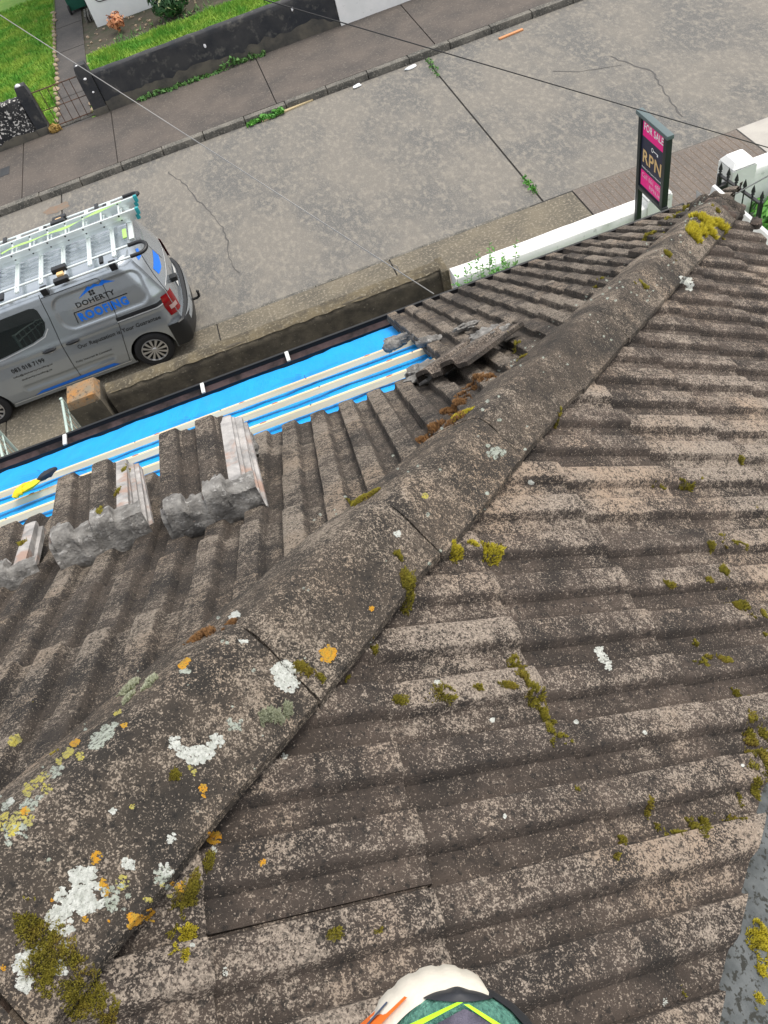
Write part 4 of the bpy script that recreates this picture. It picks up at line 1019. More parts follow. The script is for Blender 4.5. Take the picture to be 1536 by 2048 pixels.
# stripped strip: membrane, battens
b = MB(); rows = []
for i in range(150):
    a = 1.62+3.9*i/149; row = []
    for j in range(26):
        q = j/25; b_ = -.40+1.85*q; wr = noise.noise(Vector((a*5+b_*2, b_*2.2, 0)))*.009+noise.noise(Vector((a*18+b_*11, b_*6, 4)))*.004
        row.append(Lp(a, b_, -.028+wr-(.03 if b_ < -.33 else 0)))
    rows.append(row)
b.grid([r_[::-1] for r_ in rows]); mem = b.build('membrane', M['felt'], roof, 80); surf(mem)
for (ca, cb, sc_) in ((2.95, .22, 1), (2.62, .68, .8), (3.75, .18, 1.1), (2.25, .95, .7), (2.35, .2, .9), (3.4, .6, .9)):
    b = MB()
    for q in range(9):
        t_ = R(-60+q*30); x0_, x1_ = .03*sc_, (.10+.05*(q % 3))*sc_; d = Vector((math.cos(t_), math.sin(t_))); n = Vector((-d.y, d.x))*.0022
        pts = [(ca+d.x*x0_-n.x, cb+d.y*x0_-n.y), (ca+d.x*x0_+n.x, cb+d.y*x0_+n.y), (ca+d.x*x1_+n.x, cb+d.y*x1_+n.y), (ca+d.x*x1_-n.x, cb+d.y*x1_-n.y)]
        b.add([Lp(p[0], p[1], -.018) for p in pts], [(0, 1, 2, 3)])
    b.build('printed_burst', M['print'], mem)
for (bb, a0, a1, hh) in ((.495, 1.80, 5.4, .026), (.803, 1.75, 5.4, .026), (1.097, 1.80, 5.4, .026)):
    b = MB(); c = Lp((a0+a1)/2, bb, -.014+.012); b.obox(c, Vector((-(a1-a0)/2, 0, 0)), Vector((0, -CP, SN))*.0175, Vector((0, SN, CP))*.012)
    bt = b.build('batten', M['wood'], roof)
    for k in range(4):
        a = a0+.25+k*.55+rng.uniform(-.1, .1); kb = MB(); kb.ell(Lp(a, bb+rng.uniform(-.007, .007), .0105), (.016, .006, .0012), 9, 3); kb.build('knot', M['knot'], bt)
    for k in range(6):
        a = a0+.12+k*.42; kb = MB(); kb.ell(Lp(a, bb, .0108), (.004, .004, .0015), 7, 3); kb.build('nail', M['seam'], bt)
# gutters
b = MB(); rows = []
for i in range(60):
    x = 2.25-8.0*i/59
    rows.append([(x, 3.475, 4.83), (x, 3.478, 4.775), (x, 3.50, 4.745), (x, 3.54, 4.735), (x, 3.578, 4.745), (x, 3.595, 4.775), (x, 3.597, 4.802), (x, 3.609, 4.804), (x, 3.609, 4.775), (x, 3.59, 4.735), (x, 3.54, 4.72)])
b.grid(rows)
gut = b.build('gutter', M['gut_b'], house, 40)
b = MB(); rows = []
for i in range(60):
    x = 2.24-8.0*i/59; rows.append([(x, 3.477, 4.81), (x, 3.481, 4.777), (x, 3.502, 4.749), (x, 3.54, 4.739), (x, 3.576, 4.749), (x, 3.592, 4.777)])
b.grid(rows); b.build('gutter_dirt', M['gut_in'], gut, 60)
for px, py in ((128, 872), (405, 777), (575, 713)):
    p = onZ(px, py, 4.81); b = MB(); b.box(p.x-.011, p.x+.011, 3.515, 3.60, 4.795, 4.808, bev=.003); b.build('gutter_bracket', M['gut_w'], gut, 40)
b = MB(); b.box(-6, 2.2, 3.20, 3.47, 4.62, 4.80); b.build('fascia', M['gut_w'], house)
b = MB(); rows = []
for i in range(40):
    y = 3.44-9.4*i/39; rows.append([(2.215, y, 4.99), (2.218, y, 4.94), (2.235, y, 4.915), (2.265, y, 4.91), (2.30, y, 4.93), (2.308, y, 4.975), (2.325, y, 4.978), (2.325, y, 4.93), (2.29, y, 4.895)])
b.grid(rows); sg = b.build('side_gutter', M['gut_w'], house, 40)
b = MB(); rows = []
for i in range(120):
    y = 3.25-4*i/119; wv = .018*abs(math.sin(y*28.5))+.008*noise.noise(Vector((y*9, 0, 0))); rows.append([(2.13, y, 5.055), (2.185+wv, y, 5.03), (2.198+wv, y, 4.995), (2.20, y, 4.95)])
b.grid(rows); b.build('mortar_fillet', mat('cream_mortar', (.62, .59, .53), .9, c2=(.48, .45, .40), scale=12, bump=.5), sg, 60)
b = MB(); b.box(1.98, 2.21, -6, 3.2, 4.72, 4.95); b.build('fascia', M['gut_w'], house)

# ------------------------------------------------------------------ loose tiles, mortar, glove
def tile_frame(near, far, n_near, n_far, roll=0):
    """matrix of a loose tile: tail at the far (down-slope) end, head towards the camera"""
    a0, b0 = onL(*near, n_near); a1, b1 = onL(*far, n_far)
    p0, p1 = Lp(a0, b0, n_near), Lp(a1, b1, n_far)
    y = (p0-p1).normalized(); n = Vector((0, SN, CP)); x = y.cross(n).normalized(); z = x.cross(y)
    m = Matrix((x, y, z)).transposed().to_4x4(); m.translation = p0
    return m @ Matrix.Rotation(roll, 4, 'Y')
def put(me, m, label, group=None):
    o = bpy.data.objects.new('roof_tile', me); col.objects.link(o); o.matrix_basis = m; tag(o, label, 'roof tile', group); surf(o); return o
pos_w = ['topmost', 'second', 'third', 'fourth', 'lowest']
for (sname, near, far, n0, n1, cnt, seed) in (('leftmost', (-32, 1165), (8, 1052), .075, .125, 3, 1), ('middle', (178, 1058), (186, 914), .115, .20, 5, 2), ('right-hand', (404, 1004), (394, 900), .105, .185, 5, 3)):
    rr_ = random.Random(seed); base = tile_frame(near, far, n0, n1) @ Matrix.Diagonal((1, {1: .70, 2: .97, 3: .86}[seed], 1, 1))
    for k in range(cnt):
        m = base @ Matrix.Translation((-(.002 if seed == 1 else .009)*k+rr_.uniform(-.004, .004) if k else 0, rr_.uniform(-.012, .012) if k else 0, -.021*k)) @ Matrix.Rotation(-.028*k+rr_.uniform(-.004, .004), 4, 'X') @ Matrix.Rotation(rr_.uniform(-.02, .02) if k else 0, 4, 'Z') @ Matrix.Translation((-.108, -.42, 0))
        o = put(TS[(k+seed) % 5], m, '%s tile of the %s stack of loose roof tiles' % (pos_w[k] if k < cnt-1 else 'lowest', sname), 'stacked loose roof tiles')
        if k == 0:
            # mortar stuck to the head end and the side of the stack
            mb = MB(); rows = []
            for i in range(49):
                x = -.034+.25*i/48; zz = .012+(.021 if (.38 < (x % .108)/.108 < .9 and x > 0) else 0); row = []
                for (yy, z_) in ((.365+.035*noise.noise(Vector((x*30, seed, 0))), zz+.001), (.385, zz+.005), (.42, zz+.004), (.433, zz-.004), (.437, zz-.016), (.438, zz-.030), (.440, zz-.044), (.440, zz*.7-.056), (.438, zz*.5-.070), (.432, (-.06 if cnt < 4 else -.095)+zz*.4+.012*noise.noise(Vector((x*25, seed, 5)))), (.40, -.06 if cnt < 4 else -.10)):
                    e = Vector((x*38, yy*30+z_*30, seed*5)); row.append(o.matrix_basis @ Vector((x+.003*noise.noise(e+Vector((9, 0, 0))), yy+.006*noise.noise(e)+.004*noise.noise(e*2.7)+.003*math.sin(z_*300+x*20), z_+.004*noise.noise(e+Vector((0, 7, 0)))+.003*noise.noise(e*3.1)-.012)))
                rows.append(row)
            mb.grid(rows); mm = mb.build('mortar', M['mortar'], None, 60); mm.parent = o; mm.matrix_parent_inverse = o.matrix_basis.inverted(); surf(mm)
put(TW, tile_frame((880, 742), (985, 668), .075, .075) @ Matrix.Rotation(.16, 4, 'Y') @ Matrix.Translation((-.11, -.40, 0)), 'loose tile lying askew across the roof right of the blue membrane').name = 'roof_tile'
def lump(px, py, n, ax, label, seed, plane=0):
    a, b_ = onL(px, py, n); p = Lp(a, b_, n); b = MB(); rot = Matrix((Vector((-1, 0, 0)), Vector((0, -CP, SN)), Vector((0, SN, CP)))).transposed()
    r_ = random.Random(seed)
    for k in range(4):
        b.ell(p+rot @ Vector((r_.uniform(-.5, .5)*ax[0], r_.uniform(-.5, .5)*ax[1], r_.uniform(-.2, .2)*ax[2])), tuple(v*r_.uniform(.5, .8) for v in ax), 14, 9, rot=rot, jit=.75)
    tag(b.build('mortar_lump', M['mortar'], None, 60), label, 'mortar lump', 'broken lumps of grey mortar')
lump(862, 742, .05, (.085, .07, .04), 'big grey mortar lump at the right end of the lowest visible batten', 1)
lump(795, 682, .05, (.075, .03, .035), 'grey mortar lump at the torn corner of the blue membrane', 2)
lump(855, 682, .05, (.055, .03, .025), 'small pale mortar lump at the end of the middle batten', 3)
lump(982, 668, .09, (.075, .06, .028), 'flat pale mortar lump on the upper end of the askew tile', 4)
lump(930, 655, .06, (.05, .03, .02), 'brownish mortar scrap left of the flat pale lump', 5)
lump(500, 890, .10, (.03, .09, .05), 'upright grey mortar lump behind the right-hand tile stack', 6)
# work glove
a, b_ = onL(60, 972, .05); gp_ = Lp(a, b_, .05); rot = Matrix((Vector((.94, .34, -.02)).normalized(), Vector((-.3, .82, -.48)).normalized(), Vector((0.1, SN, CP)))).transposed()
gl = thing('work_glove', 'yellow and black work glove lying on the batten beside the left tile stack', 'glove', gp_)
b = MB(); b.ell(gp_, (.050, .040, .014), 14, 8, rot=rot, jit=.15)
for k in range(4):
    o_ = Vector((-.036, -.028+.018*k, 0)); l = (.030, .040, .036, .026)[k]
    b.tube([gp_+rot @ o_, gp_+rot @ (o_+Vector((-l*.6, 0, .006))), gp_+rot @ (o_+Vector((-l, 0, -.004)))], [.014, .013, .010], 8)
b.tube([gp_+rot @ Vector((.0, .04, 0)), gp_+rot @ Vector((-.03, .065, .004)), gp_+rot @ Vector((-.055, .07, 0))], [.013, .012, .009], 8)
b.build('palm', M['yellow'], gl, 60)
b = MB(); b.ell(gp_+rot @ Vector((.080, 0, .004)), (.046, .032, .016), 14, 8, rot=rot, jit=.35); b.build('cuff', M['toe'], gl, 60)

# ------------------------------------------------------------------ foot of the person taking the picture
SC = Vector((-.074, .067, 7.076))
d0 = ray(912, 2072); D = .60
ctr = CAM+d0*D
fx = rt.copy(); fy = (up*.86+fw*.40).normalized(); fx = (fx-fy*fx.dot(fy)).normalized(); fz = fx.cross(fy)     # fy points to the toe
def sh(x, y, z): return ctr+fx*x+fy*y+fz*z
person = thing('person', 'toe of a trainer with orange, mint and neon trim at the bottom edge', 'person', ctr)
def shoe_sec(y):
    q = max(0., min(1., (.04-y)/.30)); w_ = .064*math.sqrt(max(0, 1-max(0, (y+.055)/.083)**2.4)) if y > -.055 else .064-.018*min(1, (-.055-y)/.12)
    return w_
b = MB(); rows = []
for i in range(28):
    y = .0275-.28*(i/27)**1.4; w_ = shoe_sec(y)+.002; row = []
    hh = .045+.06*sst(-y, .02, .16)
    for k in range(17):
        q = math.pi*k/16; row.append(sh(w_*math.cos(q), y, -.01+hh*math.sin(q)**.8*(1 if w_ > .004 else 0)))
    rows.append(row)
rows.insert(0, [sh(0, .0282, .004)]*17); b.grid(rows); body_ = b.build('upper', M['mesh_m'], person, 60)
def shoe_pt(y, q, off):
    w_ = shoe_sec(y)+.002; hh = .045+.06*sst(-y, .02, .16); return sh((w_+off)*math.cos(q), y, -.01+(hh+off)*math.sin(q)**.8)
def spart(name, m, y0, y1, q0f, q1f, off, par=None, n=14):
    b = MB(); rows = []
    for i in range(n+1):
        y = y0+(y1-y0)*i/n; rows.append([shoe_pt(y, q0f(y)+(q1f(y)-q0f(y))*k/10, off) for k in range(11)])
    if y0 > .027: rows.insert(0, [sh(0, .0285+off, .006)]*11)
    b.grid(rows); return b.build(name, m, body_, 60)
spart('toe_cap', M['toe'], .0278, .0235, lambda y: .02, lambda y: math.pi-.10, .0025)
spart('toe_cap', M['toe'], .024, -.075, lambda y: .02, lambda y: .55, .0025)
spart('tongue', M['suede'], .020, -.24, lambda y: 1.50-.85*sst(-y, -.0215, -.004), lambda y: 1.50+.75*sst(-y, -.0215, -.004), .004)
spart('neon_line', M['neon'], .0235, -.20, lambda y: 1.50+.75*sst(-y, -.0235, -.005), lambda y: 1.63+.78*sst(-y, -.0245, -.006), .0045)
spart('neon_line', M['neon'], .0225, -.20, lambda y: 1.40-.89*sst(-y, -.0225, .006), lambda y: 1.50-.85*sst(-y, -.0225, .006), .0045)
spart('side_panel', M['navyc'], .0245, -.22, lambda y: 2.55, lambda y: 2.90, .003); 
spart('side_panel', M['orange'], .024, -.24, lambda y: 2.62, lambda y: 3.13, .013)
spart('side_panel', M['navyc'], .020, -.24, lambda y: 2.83, lambda y: 2.90, .0142)
b = MB(); rows = []
for i in range(46):
    f = i/45; q = R(72)+R(92)*f; 
    cx_, cy_ = .066*math.cos(q), -.050+.080*math.sin(q); lug = .0010*(1 if (i//2) % 3 else 0)
    o_ = Vector((math.cos(q), math.sin(q)))
    tk = .009*(math.sin(math.pi*min(1, f*1.05))**.5 if f < .95 else .4)
    rows.append([sh(cx_-o_.x*.004, cy_-o_.y*.004, .022), sh(cx_+o_.x*tk*.5, cy_+o_.y*tk*.5, .018), sh(cx_+o_.x*(tk+lug), cy_+o_.y*(tk+lug), .004), sh(cx_+o_.x*(tk+lug), cy_+o_.y*(tk+lug), -.016), sh(cx_-o_.x*.01, cy_-o_.y*.01, -.022)])
b.grid(rows); b.build('sole', M['sole'], body_, 50)
b = MB(); kn = sh(.02, -.32, .12); hp = Vector((-.35, -.75, 6.95))
b.tube([sh(0, -.20, .05), sh(.01, -.27, .09), kn, kn.lerp(hp, .5), hp, Vector((-.35, -.80, 6.80))], [.05, .055, .065, .085, .10, .11], 14); b.build('trouser_leg', M['navyc'], person, 60)

# ------------------------------------------------------------------ moss and lichen on the roof
bvh = BVHTree.FromPolygons([tuple(v) for v in SURF_V], SURF_F)
def hit(u, v):
    d = ray(u, v); loc, n, i, dist = bvh.ray_cast(CAM, d)
    if loc is None: return None, None
    if n.dot(d) > 0: n = -n
    return loc, n
def hit_down(p, n):
    loc, nn, i, d = bvh.ray_cast(p+n*.08, -n, .2)
    return loc if loc is not None else p
mrng = random.Random(11)
def moss_clump(b, tips, u, v, ru, rv=None, rot=0, dens=1.0, hgt=1.0, dome=.28, blade=1.0, brk=-.22):
    """blades over an ellipse of the picture's size round the point hit at (u, v)"""
    c, n = hit(u, v)
    if c is None: return
    dist = (c-CAM).length; k = dist/FPX; rv = rv or ru
    gr = Vector((SN, 0, CP)) if n.dot(Vector((SN, 0, CP))) > n.dot(Vector((0, SN, CP))) else Vector((0, SN, CP))
    ex = (rt-gr*rt.dot(gr)).normalized(); ey = gr.cross(ex)
    if ey.dot(up) < 0: ey = -ey
    fs = abs(fw.dot(gr)); cr, sr = math.cos(rot), math.sin(rot)
    a_, b2 = ru*k, rv*k/max(.35, fs)
    N = int(min(700, max(24, 15*dens*ru*rv**.9/4))); L0 = max(.0035, k*4.2, .22*min(a_, b2))*blade; wd = max(.0009, k*1.1)
    for _ in range(N):
        q, rr = mrng.uniform(0, 6.283), math.sqrt(mrng.random())
        rr *= 1.05+.75*noise.noise(Vector((math.cos(q)*2.3, math.sin(q)*2.3, u+v)))
        x, y = a_*rr*math.cos(q), b2*rr*math.sin(q); x, y = x*cr-y*sr, x*sr+y*cr
        if noise.noise((c+ex*x+ey*y)*(30+9/dist))+.25*noise.noise((c+ex*x+ey*y)*140) < brk*(.3+rr): continue
        p = hit_down(c+ex*x+ey*y, gr); h_ = dome*min(a_, b2)*max(0, 1-rr*rr)*hgt
        p = p+gr*h_*mrng.uniform(.6, 1)
        dr = (gr+(ex*mrng.uniform(-1, 1)+ey*mrng.uniform(-1, 1))*.75+(ex*x+ey*y)/max(a_, b2)*.5).normalized()
        s = dr.orthogonal().normalized(); s = Matrix.Rotation(mrng.uniform(0, 6.28), 3, dr) @ s; l = L0*mrng.uniform(.6, 1.35)
        base = p-dr*l*.4-gr*h_*.3
        b.add([base-s*wd, base+s*wd, p+dr*l*.3+s*wd*.8, p+dr*l, p+dr*l*.3-s*wd*.8], [(0, 1, 2, 4), (4, 2, 3)]); tips += [0, 0, .35, 1, .35]
def moss_thing(label, spots, m, name='moss_clump', **kw):
    b = MB(); tips = []
    for s in spots: moss_clump(b, tips, *s, **kw)
    if not b.v: return
    b.at = {'tip': tips}; o = b.build(name, m)
    if label: tag(o, label, 'moss')
    else: o['kind'] = 'stuff'; o['label'] = kw.get('lab', ''); 
    return o
big = [(1388, 470, 11, 13), (1408, 443, 11, 14)]
for k in range(16): big.append((1400+mrng.gauss(0, 13)+4, 455+mrng.gauss(0, 17), mrng.uniform(4, 9), mrng.uniform(4, 10)))
moss_thing('large bright yellow moss clump at the far end of the hip', big, M['mossy'], dens=2.0, blade=1.9)
moss_thing('yellow-green moss streak growing in a tile joint on the right-hand slope', [(1030, 1332, 12, 16), (1046, 1362, 14, 16), (1068, 1384, 12, 12), (1082, 1412, 10, 14), (1092, 1440, 8, 14), (1101, 1466, 7, 13), (1018, 1371, 18, 5), (1125, 1478, 20, 5)], M['moss'], dens=2.0, blade=1.3)
moss_thing('green moss mound above a tile edge right of the hip', [(890, 1388, 23, 14), (862, 1396, 10, 5)], M['moss'], dens=2)
moss_thing('tufted yellow moss in the tile pan beside the open hip joint', [(985, 1102, 26, 12), (945, 1092, 12, 8), (912, 1104, 16, 8)], M['mossy'], dens=1.6, blade=1.4)
moss_thing('column of olive moss hanging over the right edge of the hip', [(795, 1115, 10, 10), (812, 1160, 13, 16), (820, 1185, 13, 20), (818, 1205, 9, 12)], M['moss'], dens=2, hgt=1.6)
moss_thing('orange-brown moss strip along the far left side of the hip', [(975, 755, 18, 6, .5), (950, 772, 20, 7, .8), (930, 790, 18, 8, .8), (912, 808, 18, 8, .8), (896, 822, 14, 7, .8), (880, 850, 26, 9, .6), (862, 866, 20, 8, .6), (846, 880, 12, 7, .6), (915, 835, 24, 8, .3)], M['mossb'], dens=1.6)
moss_thing('yellow tip of moss where two hip tiles meet on the left', [(922, 831, 24, 6, .2), (915, 832, 12, 5, .2)], M['mossy'], dens=1.8, brk=-.6)
moss_thing('rust red moss strip at the nearest hip joint', [(405, 1270, 26, 12, .4), (435, 1257, 24, 11, .4), (462, 1247, 12, 6, .4), (385, 1278, 10, 6)], M['mossb'], dens=2)
moss_thing('ochre moss on the hip joint left of the long dark crack', [(722, 1000, 20, 8, .4), (745, 988, 18, 6, .3), (705, 1008, 8, 5)], M['moss'], dens=1.6)
moss_thing('pair of grey-green moss cushions on the near left slope', [(258, 1378, 17, 12, .6), (268, 1366, 12, 10, .6), (302, 1362, 12, 10, .3), (258, 1395, 10, 8), (292, 1374, 7, 5)], M['cush'], dens=2.6, hgt=1.7, brk=-9)
moss_thing('row of small grey-green moss cushions on the nearest hip tile', [(575, 1420, 10, 12), (555, 1433, 9, 9), (540, 1430, 9, 9), (527, 1434, 8, 9), (562, 1440, 6, 5)], M['cush'], dens=2.6, hgt=1.7, brk=-9)
moss_thing('large diagonal moss band at the lower left of the hip', [(48, 1828, 12, 16), (62, 1852, 20, 18), (82, 1880, 22, 20), (105, 1905, 24, 20), (128, 1930, 24, 22), (150, 1955, 24, 22), (172, 1980, 22, 20), (192, 2000, 18, 16), (80, 1930, 22, 16), (100, 1962, 14, 14), (150, 2012, 20, 10, -.6)], M['moss'], dens=1.3)
moss_thing('green moss in the gap under the near end of the hip', [(388, 1776, 11, 18), (380, 1790, 10, 12), (352, 1824, 12, 20), (345, 1845, 8, 14), (215, 2030, 14, 14), (418, 1722, 8, 12)], M['moss'], dens=1.6)
moss_thing('small yellow moss pad on the broken tile corner', [(376, 1867, 14, 9), (342, 1896, 8, 6), (371, 1909, 6, 6)], M['mossy'], dens=2)
moss_thing('brown and yellow moss heap at the top of the valley', [(1505, 1500, 20, 20), (1525, 1520, 16, 24), (1500, 1462, 20, 14), (1530, 1480, 14, 16), (1515, 1550, 20, 14)], M['moss'], dens=1.2, brk=.0)
moss_thing('yellow moss tufts in the grey valley at the lower right', [(1520, 1868, 16, 14), (1515, 1890, 20, 16), (1530, 1905, 14, 16), (1522, 1940, 10, 6), (1518, 1996, 8, 5)], M['mossy'], dens=2)
bs, ts = MB(), []
for s in ((1380, 970, 30, 8, .1), (1400, 965, 16, 9), (1320, 978, 18, 5), (1478, 928, 10, 7), (1450, 1082, 14, 12), (1470, 1088, 34, 6), (1425, 1095, 14, 6), (1448, 1144, 12, 22), (1410, 1155, 18, 9), (1338, 1168, 18, 5), (1490, 1212, 24, 16), (1515, 1225, 22, 14), (1470, 1205, 10, 14), (1526, 1022, 14, 12), (1525, 1275, 14, 11), (1400, 1322, 16, 8), (1440, 1318, 34, 6), (1398, 1290, 12, 8), (1476, 1385, 14, 14), (1430, 1645, 15, 14), (1385, 1655, 22, 16), (1405, 1640, 14, 10), (1350, 1668, 18, 7), (1455, 1635, 18, 10), (1485, 1592, 14, 16), (1508, 1592, 12, 18), (1297, 1615, 8, 10), (1310, 1640, 8, 14), (1158, 1590, 6, 12), (1240, 1680, 16, 7), (1225, 1700, 18, 12), (1097, 1735, 9, 14), (662, 1864, 24, 10), (755, 1857, 14, 5), (480, 1187, 9, 8, .4), (600, 1335, 16, 10), (622, 1348, 18, 8, -.6), (640, 1358, 12, 8), (747, 1297, 10, 14), (698, 1362, 8, 10), (760, 1532, 8, 6), (1335, 508, 9, 8), (1345, 512, 6, 8), (1280, 570, 10, 10), (1292, 578, 8, 8), (1195, 565, 16, 4, .4), (1350, 432, 22, 3, .5), (1325, 442, 20, 3, .5), (1310, 465, 20, 3, .5), (1290, 480, 18, 3, .5), (1372, 415, 12, 3, .5), (1030, 692, 12, 4, .4), (1040, 718, 14, 4, .4), (1432, 418, 8, 10), (1118, 832, 8, 12), (1116, 822, 7, 6), (450, 1530, 12, 9), (350, 1551, 10, 9), (100, 1515, 20, 7, .5), (240, 975, 5, 14), (248, 940, 4, 12), (215, 1050, 12, 10), (40, 1090, 10, 8), (72, 1395, 8, 9), (520, 1880, 8, 4), (800, 1400, 18, 9), (1010, 1090, 12, 6), (1210, 1258, 8, 5), (960, 1375, 14, 6), (1508, 2030, 12, 8), (1350, 1990, 26, 16)):
    s = list(s); s[2] *= .85; 
    if len(s) > 3: s[3] *= .8
    moss_clump(bs, ts, *s, dens=2.2, hgt=.6, brk=.06)
bs.at = {'tip': ts}; o = bs.build('moss', M['moss']); tag(o, 'scattered small moss tufts in the tile joints all over the roof', 'moss', kind='stuff')
# lichen crusts
def lichen(b, u, v, r, n=9, seed=0, sq=1.0, ang=0, spread=1.0):
    rr = random.Random(seed+u*7+v)
    for k in range(n*2 if n > 1 else 1):
        q, d = rr.uniform(0, 6.28), r*spread*math.sqrt(rr.random())*(0 if k == 0 else 1)
        dx, dy = d*math.cos(q), d*math.sin(q)*sq; cu, cv = u+dx*math.cos(ang)-dy*math.sin(ang), v+dx*math.sin(ang)+dy*math.cos(ang)
        s = r*(rr.uniform(.20, .44) if n > 1 else 1)*(1 if k else 1.3); ph = rr.uniform(0, 99); ring = []
        m = 19 if r > 5 else 8
        c, nn = hit(cu, cv)
        if c is None: continue
        ok = True
        for j in range(m):
            t_ = 2*math.pi*j/m; e = s*(1+.6*noise.noise(Vector((math.cos(t_)*1.8, math.sin(t_)*1.8, ph)))+.35*noise.noise(Vector((math.cos(t_)*6, math.sin(t_)*6, ph))))
            p, n2 = hit(cu+e*math.cos(t_), cv+e*math.sin(t_)*.85)
            if p is None or (p-c).length > .08: ok = False; break
            ring.append(p+n2*.0004)
        if ok: b.add([c+nn*.0007]+ring, [(0, 1+j, 1+(j+1) % m) for j in range(m)])
def lichens(name, m, spots, label):
    b = MB()
    for i, s in enumerate(spots): lichen(b, *s[:3], **(s[3] if len(s) > 3 else {}), seed=i)
    o = b.build(name, m); tag(o, label, 'lichen', kind='stuff')
E1 = dict(n=1)
hr = random.Random(99)
white = [(572, 1350, 24, dict(n=22)), (580, 1368, 16, dict(n=12)), (350, 1487, 13), (366, 1505, 15), (392, 1512, 18, dict(n=14)), (418, 1502, 16, dict(n=12)), (432, 1482, 14), (165, 1750, 24, dict(n=16, sq=.6)), (150, 1785, 18, dict(n=9)), (150, 1808, 28, dict(n=13, sq=.4, ang=-.2)), (118, 1790, 14), (180, 1800, 30, dict(n=16)), (120, 1840, 28, dict(n=12)), (50, 1915, 18, dict(n=12)), (72, 1900, 14), (40, 1935, 14), (50, 1970, 17, dict(n=14)), (120, 1935, 15), (130, 1888, 9), (343, 1676, 10, dict(n=8)), (225, 1622, 6, E1), (257, 1725, 12), (260, 1735, 9), (335, 1735, 12, dict(n=10, spread=1.3)), (569, 1512, 6), (470, 1230, 12, dict(sq=.4, ang=-.6)), (487, 1282, 8, dict(sq=.4)), (1200, 1302, 10), (1206, 1315, 9), (1214, 1328, 10, dict(n=6)), (1218, 1335, 6), (1370, 562, 11, dict(n=14)), (1380, 572, 9), (1010, 1632, 4, E1), (1290, 1465, 4, E1), (1152, 1443, 4, E1), (428, 1698, 6, dict(sq=1.5)), (795, 1068, 6, E1), (1062, 965, 5, E1), (385, 1890, 4, E1), (875, 1365, 5, E1), (985, 1440, 5, E1), (1330, 2005, 5, dict(sq=2)), (450, 1945, 5, dict(sq=2)), (20, 1605, 10, dict(sq=.4, ang=-.9)), (1505, 1530, 3, E1), (1485, 1531, 3, E1)]
grey_bits = []
for k in range(110):        # small pale crusts on the far hip tiles
    f = hr.random(); t_ = hr.uniform(.4, 2.9); s = hr.uniform(-.105, .105); p = CO+DH*t_+HS*s+HM*(hipm(s)+.01); e = p-CAM
    c = Vector((e.dot(rt), e.dot(up), e.dot(fw))); grey_bits.append((768+FPX*c.x/c.z, 1024-FPX*c.y/c.z, hr.uniform(.8, 2.2), E1))
for k in range(70):
    t_ = hr.uniform(2.9, 4.6); s = hr.uniform(-.15, .15); p = CO+DH*t_+HS*s+HM*(hipm(s)+.01); e = p-CAM
    c = Vector((e.dot(rt), e.dot(up), e.dot(fw))); grey_bits.append((768+FPX*c.x/c.z, 1024-FPX*c.y/c.z, hr.uniform(1.2, 3.5), E1))
lichens('white_lichen', M['lw'], white, 'white crusty lichen patches scattered over the hip and tiles')
lichens('orange_lichen', M['lo'], [(655, 1303, 13, dict(n=12)), (652, 1318, 10, dict(n=8)), (668, 1310, 9, dict(n=7)), (193, 1717, 12, dict(n=9)), (266, 1842, 15, dict(n=10)), (278, 1836, 8), (300, 1832, 9, dict(sq=1.6)), (428, 1674, 13, dict(n=12)), (406, 1577, 8), (408, 1592, 5), (743, 1217, 5), (524, 1725, 7), (206, 1772, 9, dict(sq=1.5)), (212, 1785, 7), (170, 1838, 6), (343, 1767, 5), (360, 1772, 9, dict(spread=1.3)), (218, 1842, 3), (372, 1328, 14, dict(sq=.5, ang=-.5)), (150, 1486, 10, dict(sq=.5, ang=-.5)), (50, 1622, 9), (5, 1935, 6), (104, 1800, 4), (248, 1451, 7, dict(sq=.5, ang=-.4))], 'orange lichen spots on the nearest hip tiles')
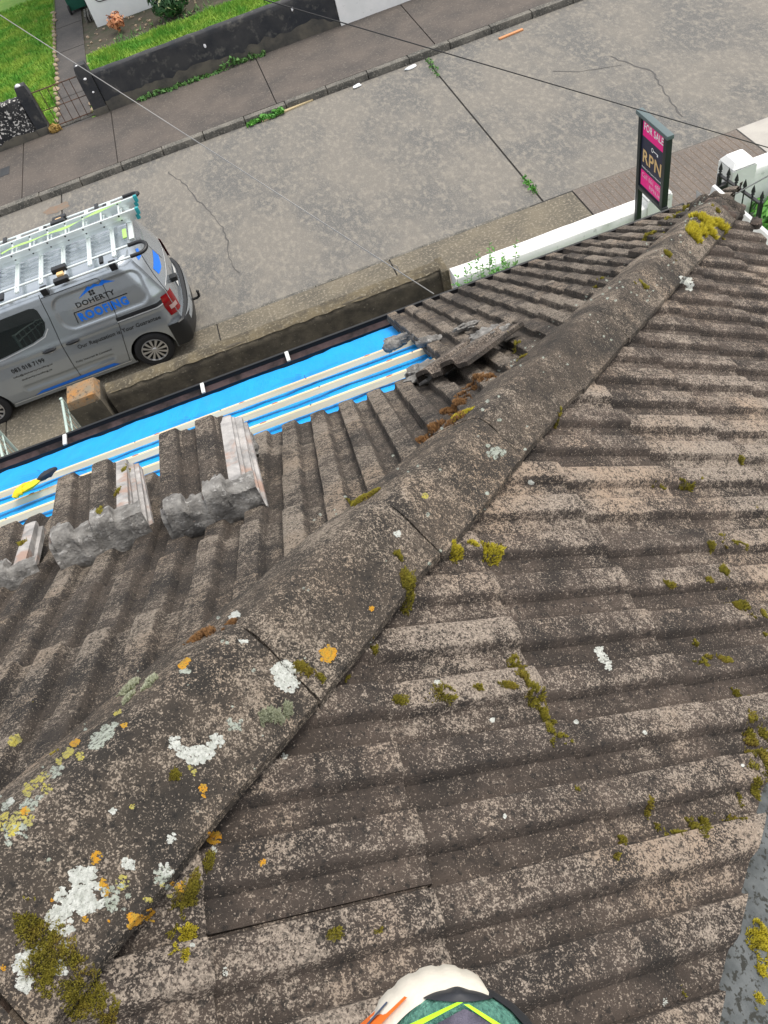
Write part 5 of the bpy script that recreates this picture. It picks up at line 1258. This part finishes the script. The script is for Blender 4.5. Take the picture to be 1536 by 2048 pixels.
lichens('yellow_lichen', M['ly'], [(48, 1635, 12, dict(spread=1.6)), (60, 1577, 12, dict(spread=1.6, sq=.6, ang=-.8)), (85, 1556, 10, dict(spread=1.5, sq=.5, ang=-.8)), (30, 1480, 13, dict(n=12, sq=.7, ang=-.7)), (137, 1505, 14, dict(sq=.4, ang=-.7)), (120, 1522, 7), (160, 1512, 8), (388, 1545, 6), (380, 1536, 5), (20, 1650, 16, dict(n=14, spread=1.5)), (850, 992, 6), (325, 1770, 5), (300, 1800, 5), (245, 1765, 10, dict(spread=1.4)), (291, 1800, 6), (340, 1792, 5), (235, 1425, 8, dict(sq=.4, ang=-.5)), (95, 1578, 7, dict(spread=1.6)), (265, 1613, 5)], 'pale yellow lichen spots on the left flank of the hip')
lichens('grey_lichen', M['lg'], grey_bits+[(205, 1472, 18, dict(n=16, sq=.45, ang=-.7, spread=1.5)), (190, 1492, 14, dict(n=10, sq=.5, ang=-.7)), (225, 1455, 12, dict(sq=.5, ang=-.7)), (470, 1448, 12, dict(spread=1.3)), (12, 1612, 12, dict(sq=.4, ang=-.9)), (65, 1605, 16, dict(spread=1.6, sq=.5, ang=-.8)), (110, 1545, 12, dict(spread=1.6, sq=.5, ang=-.8)), (990, 905, 14, dict(spread=1.3, sq=.6)), (370, 1342, 10, dict(sq=.5)), (30, 1665, 16, dict(spread=1.6)), (230, 1795, 20, dict(spread=1.5)), (330, 1755, 16, dict(spread=1.4))], 'grey green lichen crusts on the hip')

# ------------------------------------------------------------------ overhead cables
def cable(name, label, pts, r, m, sag=0):
    P0, P1 = Vector(pts[0]), Vector(pts[1]); P = []
    for i in range(25):
        f = i/24; p = P0.lerp(P1, f); p.z -= sag*4*f*(1-f); P.append(p)
    b = MB(); b.tube(P, r, 6); tag(b.build(name, m, None, 60), label, 'cable')
pA = onZ(868, 588, 4.82); pB = CAM+ray(0, 30)*7.2; dd = (pB-pA)
cable('overhead_cable', 'pale thin cable crossing from the upper left corner down to the black gutter', (pA, pA+dd*1.6), .0032, M['wire_w'])
pA = onY(530, 0, 7.4); pB = onY(1536, 295, 6.2); dd = pB-pA
cable('overhead_cable', 'dark cable crossing in front of the top of the for sale sign', (pA-dd*.8, pB+dd*.8), .0052, M['wire_b'])
pA = Vector((2.24, 3.1, 4.95)); pA = onY(1440, 405, 3.3); pB = onY(1536, 352, 4.2); dd = pB-pA
cable('overhead_cable', 'short grey cable running from the roof corner past the spiked gate', (pA, pB+dd*4), .0045, mat('grey_cable', (.10, .105, .11), .6))
bpy.context.view_layer.update()
